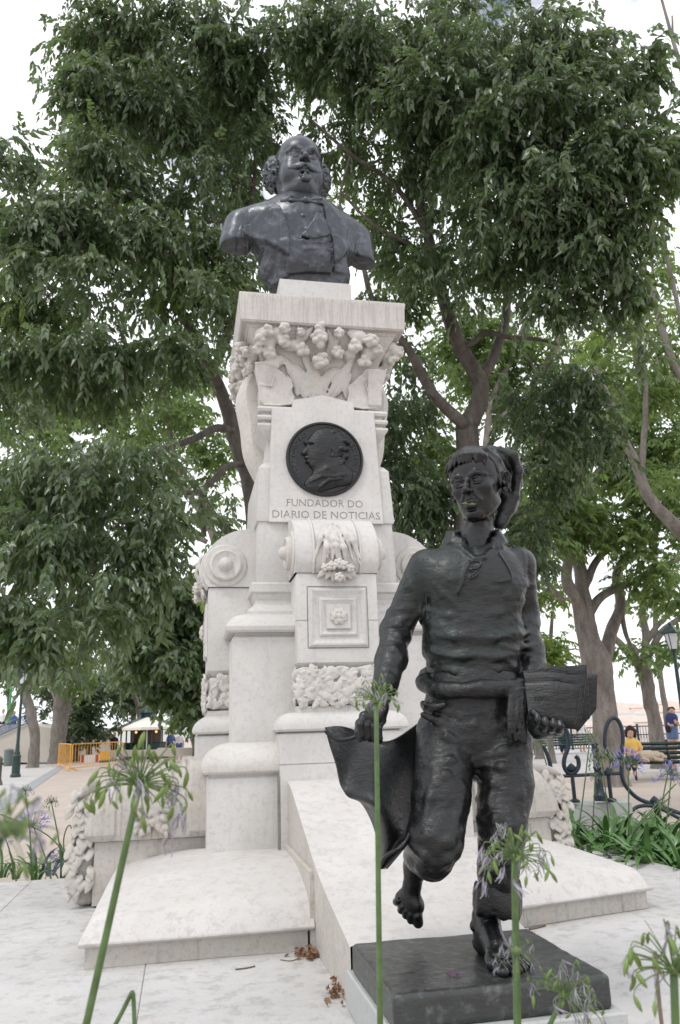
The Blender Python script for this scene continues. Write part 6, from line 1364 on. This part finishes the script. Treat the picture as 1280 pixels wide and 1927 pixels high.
# ------------------------------------------------------------------ people and the dog
def cloth(name, c): return simple(name, c, .85, 0, .2, 40, .2)
def person(label, base, parts, h=.014):
    """parts: name -> (material, [(list of points, radii, squash)]) in metres, world"""
    o = empty('person', base, 0, label, 'person')
    for nm_, (mat, prims) in parts.items():
        pts = np.vstack([np.array(p) for p, r, *_ in prims]); lo = pts.min(0)-.22; hi = pts.max(0)+.22; S = SDF(lo, hi, h)
        for p, r, *sq_ in prims: S.poly([np.array(q) for q in p], r, .015, sq=sq_[0] if sq_ else None)
        S.obj(nm_, mat, o)
    return o
J = lambda x, y, Y: at(x, y, Y)
Y0 = 20.3
wm = dict(body=(M_PINKSK, [([J(1186, 1379, Y0), J(1186, 1385, Y0-.02)], [.082, .068]), ([J(1187, 1390, Y0), J(1187, 1398, Y0)], [.055, .06]), ([J(1175, 1407, Y0), J(1174, 1416, Y0-.1), J(1184, 1421, Y0-.35)], [.05, .042, .035]), ([J(1204, 1407, Y0), J(1206, 1415, Y0-.1), J(1190, 1422, Y0-.35)], [.05, .042, .035]),
       ([J(1184, 1421, Y0-.38), J(1190, 1421, Y0-.38)], [.04, .04]), ([J(1183, 1443, Y0-.55), J(1183, 1456, Y0-.5), J(1182, 1459, Y0-.66)], [.05, .035, .035]), ([J(1194, 1443, Y0-.55), J(1194, 1455, Y0-.5), J(1195, 1458, Y0-.66)], [.05, .035, .035]), ([J(1184.5, 1384, Y0-.10), J(1184.3, 1386, Y0-.11)], [.015, .02])]),
    hair=(cloth('dark_brown_hair', (.035, .02, .015)), [([J(1181, 1377, Y0+.04), J(1186, 1372, Y0+.03), J(1192, 1376, Y0+.04)], [.08, .09, .08]), ([J(1180, 1377, Y0+.05), J(1179, 1385, Y0+.05)], [.05, .04]), ([J(1193, 1377, Y0+.05), J(1195, 1386, Y0+.05)], [.055, .04])]),
    blouse=(cloth('yellow_blouse', (.80, .52, .13)), [([J(1188, 1400, Y0), J(1189, 1412, Y0), J(1190, 1426, Y0)], [.15, .155, .18], (1, .75, 1)), ([J(1178, 1398, Y0), J(1174, 1407, Y0)], [.085, .07]), ([J(1198, 1398, Y0), J(1204, 1407, Y0)], [.085, .075]), ([J(1180, 1397, Y0), J(1197, 1397, Y0)], [.07, .07])]),
    trousers=(cloth('navy_trousers', (.03, .03, .07)), [([J(1184, 1430, Y0), J(1182, 1430, Y0-.48), J(1183, 1446, Y0-.54)], [.10, .085, .06]), ([J(1195, 1430, Y0), J(1195, 1431, Y0-.48), J(1194, 1446, Y0-.54)], [.10, .085, .06])]))
person('woman in a yellow blouse with dark curly hair seated on the green bench', J(1188, 1455, Y0)*[1, 1, 0], wm)
Y1 = 22.3
mn = dict(body=(M_PINKSK, [([J(1263.5, 1338, Y1), J(1264, 1342, Y1)], [.09, .075]), ([J(1263, 1344, Y1), J(1263, 1349, Y1)], [.05, .055]), ([J(1270, 1357, Y1-.1), J(1273, 1362, Y1-.15), J(1276, 1360, Y1-.3)], [.045, .04, .035]), ([J(1258, 1357, Y1), J(1259, 1366, Y1-.1), J(1266, 1365, Y1-.25)], [.045, .04, .035]), ([J(1262, 1388, Y1), J(1262, 1415, Y1), J(1263, 1443, Y1), J(1266, 1447, Y1-.1)], [.07, .06, .045, .045]), ([J(1270, 1388, Y1), J(1270, 1415, Y1), J(1270, 1443, Y1), J(1273, 1447, Y1-.1)], [.07, .06, .045, .045]), ([J(1269.2, 1340, Y1-.03), J(1269.4, 1341, Y1-.03)], [.014, .014])]),
    hair=(cloth('short_brown_hair', (.06, .04, .03)), [([J(1262, 1336, Y1+.02), J(1265, 1334.6, Y1)], [.088, .075])]), shirt=(cloth('navy_shirt', (.03, .045, .14)), [([J(1264, 1352, Y1), J(1264, 1368, Y1)], [.17, .16], (1, .7, 1)), ([J(1258, 1350, Y1), J(1257, 1359, Y1)], [.07, .06]), ([J(1269, 1350, Y1), J(1271, 1358, Y1-.08)], [.07, .06])]),
    shorts=(cloth('denim_shorts', (.12, .19, .32)), [([J(1263, 1370, Y1), J(1262, 1386, Y1)], [.12, .10]), ([J(1267, 1370, Y1), J(1270, 1386, Y1)], [.12, .10])]), waist_bag=(cloth('black_bag', (.02, .02, .03)), [([J(1257, 1369, Y1-.1), J(1258, 1374, Y1-.1)], [.075, .07])]))
person('man in a navy shirt and denim shorts standing behind the green bench', J(1264, 1447, Y1)*[1, 1, 0], mn)
def walker(label, x, Y, z0, shirt, low, H=1.7, h=.02, sk=M_PINKSK, ln=.75):
    c = at(x, 1380, Y); c = np.array([c[0], c[1], z0]); q = lambda dx, dy, z: c+np.array([dx, dy, z*H])
    d = dict(body=(sk, [([q(0, 0, .93), q(0, -.01, .96)], [.09, .085]), ([q(0, 0, .84), q(0, 0, .9)], [.055, .05]), ([q(-.22, 0, .66), q(-.25, -.05, .52), q(-.22, -.12, .43)], [.045, .04, .035]), ([q(.22, 0, .66), q(.25, .05, .52), q(.24, .0, .42)], [.045, .04, .035]), ([q(-.09, 0, .45), q(-.11, -.08, .25), q(-.1, .04, .04), q(-.1, -.12, .025)], [.07, .055, .045, .04]), ([q(.09, 0, .45), q(.1, .10, .25), q(.1, .18, .04), q(.1, .02, .025)], [.07, .055, .045, .04])]),
         hair=(cloth('dark_hair', (.03, .022, .02)), [([q(0, .03, .97), q(0, .02, .985)], [.09, .08])]), top=(shirt, [([q(0, 0, .78), q(0, 0, .56)], [.165, .15], (1, .7, 1)), ([q(-.17, 0, .79), q(-.22, 0, .68)], [.065, .055]), ([q(.17, 0, .79), q(.22, 0, .68)], [.065, .055])]),
         trousers=(low, [([q(-.08, 0, .54), q(-.1, -.03, .54-.46*ln)], [.12, .08]), ([q(.08, 0, .54), q(.1, .05, .54-.46*ln)], [.12, .08])]))
    person(label, c, d, h)
cb, cw, cn_, cbl = cloth('black_cloth', (.02, .02, .025)), cloth('white_cloth', (.7, .68, .7)), cloth('dark_navy_cloth', (.025, .03, .06)), cloth('blue_cloth', (.06, .11, .28))
walker('person in dark navy clothes walking past the far green bench', 1058, 39, 0, cn_, cn_, 1.72, .022, M_PINKSK, 1.)
walker('person in a white top and shorts walking beyond the iron rail', 1094, 40, 0, cw, cw, 1.66, .022, M_PINKSK, .4)
walker('person in a blue shirt at the kiosk counter', 322, 47, 0, cbl, cb, 1.62, .026); walker('person in a white shirt beside the kiosk counter', 338, 48, 0, cw, cbl, 1.6, .026)
walker('person in dark clothes waiting at the left of the kiosk', 216, 50, 0, cb, cn_, 1.6, .026); walker('person in a pale top standing on the terrace at the left edge', 3, 51, 1.55, cw, cb, 1.7, .026); walker('person in a blue top standing on the terrace right of the green post', 24, 51, 1.55, cbl, cb, 1.55, .026)
# curly dog lying on the bench
c = J(1222, 1424, 20.2); S = SDF(c-[.55, .35, .25], c+[.55, .35, .3], .014)
S.cone(c+[-.22, 0, .02], c+[.16, 0, .02], .125, .105, 0); S.cone(c+[.16, -.02, .03], c+[.27, -.06, .02], .09, .075, .04); S.cone(c+[.29, -.08, .01], c+[.34, -.13, -.01], .05, .035, .02); S.ell(c+[.22, .02, .0], (.04, .03, .08), .01); S.ell(c+[.27, -.13, .0], (.04, .03, .07), .01)
S.cone(c+[.1, -.12, -.06], c+[.24, -.2, -.08], .04, .035, .02); S.cone(c+[-.24, -.1, -.05], c+[-.12, -.22, -.08], .06, .04, .02); S.cone(c+[-.3, .05, .02], c+[-.36, -.08, -.04], .04, .03, .02)
S.disp(lambda p: .03*(fbm(p*22, 2)-.5)); DG = S.obj('dog', cloth('beige_fur', (.52, .42, .32))); tag(DG, 'curly beige dog lying on the bench beside the woman', 'dog')
# ------------------------------------------------------------------ strap leaved clumps
def strap(L_, w, bend, seed):
    rg = np.random.default_rng(seed); n = 9; P = []; x = z = 0.; a = radians(78-8*rg.random())
    for i in range(n):
        t = i/(n-1); ww = w*(.75+.6*t)*(1-t**3.2)*.5+.0008; tw = .4*t*(rg.random()-.5); P.append([(x, -ww, z+ww*.35), (x, 0, z), (x, ww, z+ww*.35)]); a -= bend/n*(.5+1.6*t); x += cos(a)*L_/n; z += sin(a)*L_/n
    b = MB(); b.grid(P); return rawmesh('leaf', np.vstack(b.v), np.vstack(b.q), None, [M_STRAP], True)
STR = [strap(.50, .046, 1.5, 1), strap(.42, .042, 2.2, 2), strap(.54, .042, 1.1, 3), strap(.36, .04, 2.8, 4), strap(.48, .048, 1.9, 5)]
def clump(x, y, z, n, s, label):
    o = empty('agapanthus_clump', (x, y, z), 0, label, 'plant', 'strap-leaved clumps in the flower beds')
    for i in range(n):
        c = link(bpy.data.objects.new('leaf', random.choice(STR)), o); t = i*2.4+random.uniform(-.3, .3); c.rotation_euler = (random.uniform(-.1, .1), random.uniform(-.25, .2), t); c.location = (.03*cos(t), .03*sin(t), 0); k_ = s*random.uniform(.75, 1.15); c.scale = (k_, k_, k_)
random.seed(12)
for (x, Y) in ((1062, 6.9), (1088, 6.6), (1080, 7.3), (1115, 7.0), (1112, 6.2), (1140, 6.4), (1150, 7.1), (1168, 6.0), (1182, 6.7), (1205, 6.2), (1222, 5.8), (1215, 6.9), (1245, 6.3), (1262, 5.9), (1285, 5.6), (1280, 6.5), (1250, 6.9), (1300, 6.1), (1190, 7.5), (1240, 7.5), (1285, 7.2), (1098, 6.9), (1126, 6.7), (1066, 7.4), (1158, 6.5), (1196, 6.4), (1232, 6.0), (1272, 6.2), (1205, 7.1), (1172, 7.1)):
    p = at(x, 1600, Y); clump(p[0], p[1], .38, 17, random.uniform(.85, 1.1), 'clump of glossy green strap leaves in the bed right of the monument')
for (x, Y) in ((70, 6.9), (95, 7.1), (118, 6.9), (136, 7.1), (60, 7.3), (30, 7.0), (5, 7.1), (-20, 7.2)):
    p = at(x, 1640, Y); clump(p[0], p[1], .34, 10, random.uniform(.5, .7), 'clump of glossy green strap leaves in the bed left of the monument')

# ------------------------------------------------------------------ agapanthus flower heads
def pod_mesh(L_, r, seed):
    b = MB(); P = []
    for i in range(9):
        t = i/8; rr = r*(math.sin(pi*min(1, t*.96+.04))**.75)*(1-.25*t); P.append([(rr*(1+.22*math.cos(3*a))*cos(a), rr*(1+.22*math.cos(3*a))*sin(a), -L_*t) for a in np.arange(10)*pi/5])
    P = np.array(P); P = np.concatenate([P, P[:, :1]], 1); b.grid(P[:, ::-1]); return rawmesh('seed_pod', np.vstack(b.v), np.vstack(b.q), None, [M_POD], True)
def petal_mesh(seed, mat, L_=.034, n=5, spread=.35):
    rg = random.Random(seed); b = MB()
    for k in range(n):
        a = 2*pi*k/n+rg.uniform(-.3, .3); P = []; ph = rg.uniform(0, 6)
        for i in range(6):
            t = i/5; r = .002+spread*L_*t**1.4+.003*sin(ph+t*6); w = .0017*(1-.55*abs(2*t-1.1)); z = -L_*t*(1-.12*rg.random()); tw = a+.5*sin(ph+t*3)
            c = np.array([r*cos(tw), r*sin(tw), z]); d = np.array([-sin(tw), cos(tw), 0])*w; P.append([c-d, c+d])
        b.grid(P)
    return rawmesh('withered_petals', np.vstack(b.v), np.vstack(b.q), None, [mat], True)
PODS = [pod_mesh(.031, .0047, 1), pod_mesh(.026, .0042, 2), pod_mesh(.021, .0034, 3)]
PETS = [petal_mesh(i, M_PETW) for i in range(4)]; FRESH = [petal_mesh(9+i, M_PETP, .036, 6, .45) for i in range(3)]
def agap(label, head, foot, Y, R, npod, npet, fresh=False, r=.0055, Yf=None, lean=0., seed=0, ped=46, bend=None, cup=.0, group=None):
    rg = random.Random(seed*7+1); Yf = Yf or Y; H_ = at(*head, Y); B_ = at(*foot, Yf)
    if B_[2] > .36: B_ = B_+(B_-H_)/np.linalg.norm(B_-H_)*((B_[2]-.36)/max(.2, (H_[2]-B_[2])/np.linalg.norm(H_-B_)))
    o = empty('agapanthus', B_, 0, label, 'flower', group); b = MB(); mid = (H_+B_)/2+np.array([lean, .01, 0]); pts = [B_]+([at(x, y, Y) for x, y in bend][::-1] if bend else [mid])+[H_]
    C = crom(pts, 8); b.tube(C, np.linspace(r*1.25, r*.85, len(C)), 9); b.obj('stalk', M_STEM, o)
    up = C[-1]-C[-3]; up /= np.linalg.norm(up); e1 = np.cross(up, [0, 1, 0.]); e1 /= np.linalg.norm(e1); e2 = np.cross(up, e1); pb = MB(); ends = []
    for i in range(ped):
        th = math.acos(1-(1.25+cup)*(i+.5)/ped); ph = i*2.399+rg.uniform(-.2, .2); d = up*cos(th)+(e1*cos(ph)+e2*sin(ph))*sin(th); L_ = R*rg.uniform(.72, 1.08); dr_ = rg.uniform(.10, .30)*L_*(1.3 if th > .8 else .6)
        P = crom([H_, H_+d*L_*.5, H_+d*L_*.9-[0, 0, dr_*.45], H_+d*L_*1.0-np.array([0, 0, dr_])+[0, 0, 0]], 3); pb.tube(P, np.linspace(.0013, .0008, len(P))*(R/.08), 4, False); ends.append((P[-1], d))
    pb.lathe([(0, -.006), (.008, -.003), (.009, .003), (0, .008)], H_, 8); s_ = pb.obj('pedicels', M_PED, o); k_ = R/.085
    ii = list(range(ped)); rg.shuffle(ii)
    Bv = np.array(o.location)
    for j, i in enumerate(ii[:npod]):
        c = link(bpy.data.objects.new('seed_pod', rg.choice(PODS)), o); e, d = ends[i]; c.location = tuple(e-Bv); c.rotation_euler = (rg.uniform(-.5, .5)+d[1]*-.5, d[0]*-.6+rg.uniform(-.3, .3), rg.uniform(0, 6)); q = k_*rg.uniform(.8, 1.15); c.scale = (q, q, q)
    for i in (ii[npod:] if npod < ped else ii)[:npet]:
        c = link(bpy.data.objects.new('petals' if fresh else 'withered_petals', rg.choice(FRESH if fresh else PETS)), o); e, d = ends[i]; c.location = tuple(e-Bv)
        if fresh: c.rotation_euler = Vector(tuple(-d)).to_track_quat('Z', 'Y').to_euler()
        else: c.rotation_euler = (rg.uniform(-.6, .6), rg.uniform(-.6, .6), rg.uniform(0, 6))
        q = k_*rg.uniform(.8, 1.3); c.scale = (q, q, q)
    return o
agap('large green seed head in front of the low wall left of the monument', (263, 1476), (148, 1935), 1.22, .076, 46, 9, seed=1, lean=.010, r=.0056, ped=58)
agap('green seed head on a tall stalk in front of the statue hand', (708, 1318), (716, 1935), 1.55, .052, 26, 8, seed=2, r=.0052, ped=40, cup=-.3)
agap('seed head with withered lilac petals in front of the statue leg', (968, 1612), (976, 1935), 1.42, .064, 30, 22, seed=3, r=.0066, ped=56)
agap('drooping withered seed head below the bronze plate edge', (1062, 1872), (1030, 1940), 1.5, .060, 20, 18, seed=4, r=.0045, ped=44)
agap('large seed head cut by the right edge low in the photo', (1268, 1826), (1275, 1990), 1.15, .068, 30, 6, seed=5, r=.006, ped=44)
agap('blurred seed head close to the camera at the left edge', (8, 1562), (-120, 1960), .62, .036, 26, 12, seed=6, r=.003, ped=44)
C = crom([at(x, y, 1.35) for x, y in ((205, 1950), (228, 1908), (246, 1872), (250, 1869), (252, 1890), (254, 1950))], 5); b = MB(); b.tube(C, .0034, 8); o = b.obj('plant_stalk', M_STEM); o['label'] = 'bent bare green stalk folded over at the lower left'; o['category'] = 'plant stalk'
agap('small withered tuft halfway up the stalk before the bronze plate', (972, 1790), (975, 1935), 1.40, .035, 7, 9, seed=17, r=.003, ped=16, cup=.6)
# further off in the beds
for (lab, hx, hy, fx, fy, Y, R, npd, npt, fr, sd) in (
    ('small seed head in front of the gravel at the far left', 48, 1488, 58, 1640, 6.6, .062, 12, 14, False, 21), ('small green seed head right of the leftmost one', 97, 1510, 116, 1640, 6.7, .068, 18, 6, False, 22),
    ('violet blue flower head at the left edge behind the blurred one', 62, 1553, 92, 1645, 6.5, .11, 0, 34, True, 23), ('violet flower head low among the leaves on the left', 113, 1622, 128, 1650, 6.9, .09, 0, 30, True, 24), ('violet flower head half hidden at the left edge', 10, 1575, 26, 1645, 6.4, .10, 0, 26, True, 41),
    ('green seed head beside the statue thigh and iron bar', 1017, 1396, 1058, 1560, 6.6, .068, 28, 8, False, 25), ('upper seed head in front of the turned iron post', 1110, 1392, 1085, 1580, 6.6, .078, 20, 14, False, 26), ('broad withered head in front of the oval iron loop', 1132, 1426, 1150, 1600, 6.5, .115, 22, 24, False, 27),
    ('violet flower head in front of the seated woman', 1182, 1434, 1182, 1590, 6.6, .10, 12, 26, True, 28), ('mauve flower head at the right edge level with the bench', 1264, 1458, 1246, 1600, 6.3, .10, 14, 24, True, 29), ('pale small seed head beside the right iron post', 1245, 1514, 1200, 1590, 6.4, .065, 8, 12, False, 30), ('withered tuft low on the turned iron post', 1120, 1462, 1112, 1580, 6.9, .06, 8, 14, False, 31)):
    agap(lab, (hx, hy), (fx, fy), Y, R, npd, npt, fr, r=.0052, seed=sd, ped=36, lean=.01)
for lab, L_, Y in (('long bare stalk arching right towards the bench', [(1170, 1620), (1195, 1560), (1230, 1520), (1272, 1475)], 6.5), ('thin stalk slanting across the right flower bed', [(1168, 1610), (1210, 1545), (1262, 1500)], 6.6), ('straight thin stalk rising through the bench', [(1228, 1600), (1246, 1510), (1262, 1430)], 6.7),
                  ('slanting stalk crossing the gravel at the left', [(148, 1642), (90, 1572), (0, 1532)], 6.5), ('bent green stalk left of the low wall', [(125, 1640), (120, 1580), (132, 1553), (142, 1600)], 6.6), ('thin dry stalk on the right foreground', [(1247, 1940), (1240, 1880), (1233, 1790)], 1.3)):
    C = crom([at(x, y, Y) for x, y in L_], 6); b = MB(); b.tube(C, .005 if Y > 2 else .003, 6); o = b.obj('plant_stalk', M_STEM if 'dry' not in lab else M_TWIG); o['label'] = lab; o['category'] = 'plant stalk'
# ------------------------------------------------------------------ litter
def litter(name, label, cx, cy, z, n, sx, sy, seed):
    rg = np.random.default_rng(seed); b = MB(); c = onz(cx, cy, z)
    for i in range(n):
        p = c+np.array([rg.normal(0, sx), rg.normal(0, sy), .004+.02*rg.random()]); R_ = np.array(Matrix.Rotation(rg.uniform(0, 6.28), 3, 'Z')@Matrix.Rotation(rg.normal(0, .5), 3, 'X')@Matrix.Rotation(rg.normal(0, .4), 3, 'Y'))
        l = rg.uniform(.018, .04); w = l*.3; V_ = np.array([(-l/2, 0, 0), (0, -w, .004), (l/2, 0, -.003), (0, w, .006), (0, 0, -.003)])@R_.T+p; b.add(V_, t=[(0, 1, 4), (1, 2, 4), (2, 3, 4), (3, 0, 4)])
    o = b.obj(name, M_LITTER, None, False); tag(o, label, 'dry leaves', None, 'stuff')
litter('leaf_litter', 'pile of dry brown leaves in the corner beside the ramp', 582, 1800, ZP, 70, .035, .05, 1); litter('leaf_litter', 'dry brown leaves gathered by the grey stone under the bronze plate', 638, 1868, ZP, 60, .022, .07, 2)
for lab, pts, z, r in (('broken twig lying on the paving below the left slab', [(443, 1824), (462, 1822), (480, 1818)], ZP+.004, .003), ('fine forked twig near the leaf pile', [(528, 1806), (548, 1808), (562, 1803)], ZP+.004, .002), ('small pale stick on the paving by the right slab', [(996, 1748), (1012, 1745), (1026, 1741)], ZP+.005, .006)):
    b = MB(); b.tube(crom([onz(x, y, z) for x, y in pts], 3), r, 5); o = b.obj('twig', M_TWIG); o['label'] = lab; o['category'] = 'twig'
c = onz(858, 1835, .737); b = MB(); rg = np.random.default_rng(5)
for i in range(14):
    d = rg.normal(0, .012, 3); d[2] = .003+abs(d[2])*.3; e = d+rg.normal(0, .008, 3)*[1, 1, .3]; b.tube([c+d, c+e], .0013, 4)
o = b.obj('fallen_petals', simple('dull_purple', (.16, .07, .15), .7)); tag(o, 'small bunch of fallen purple petals lying on the bronze plate', 'petals')
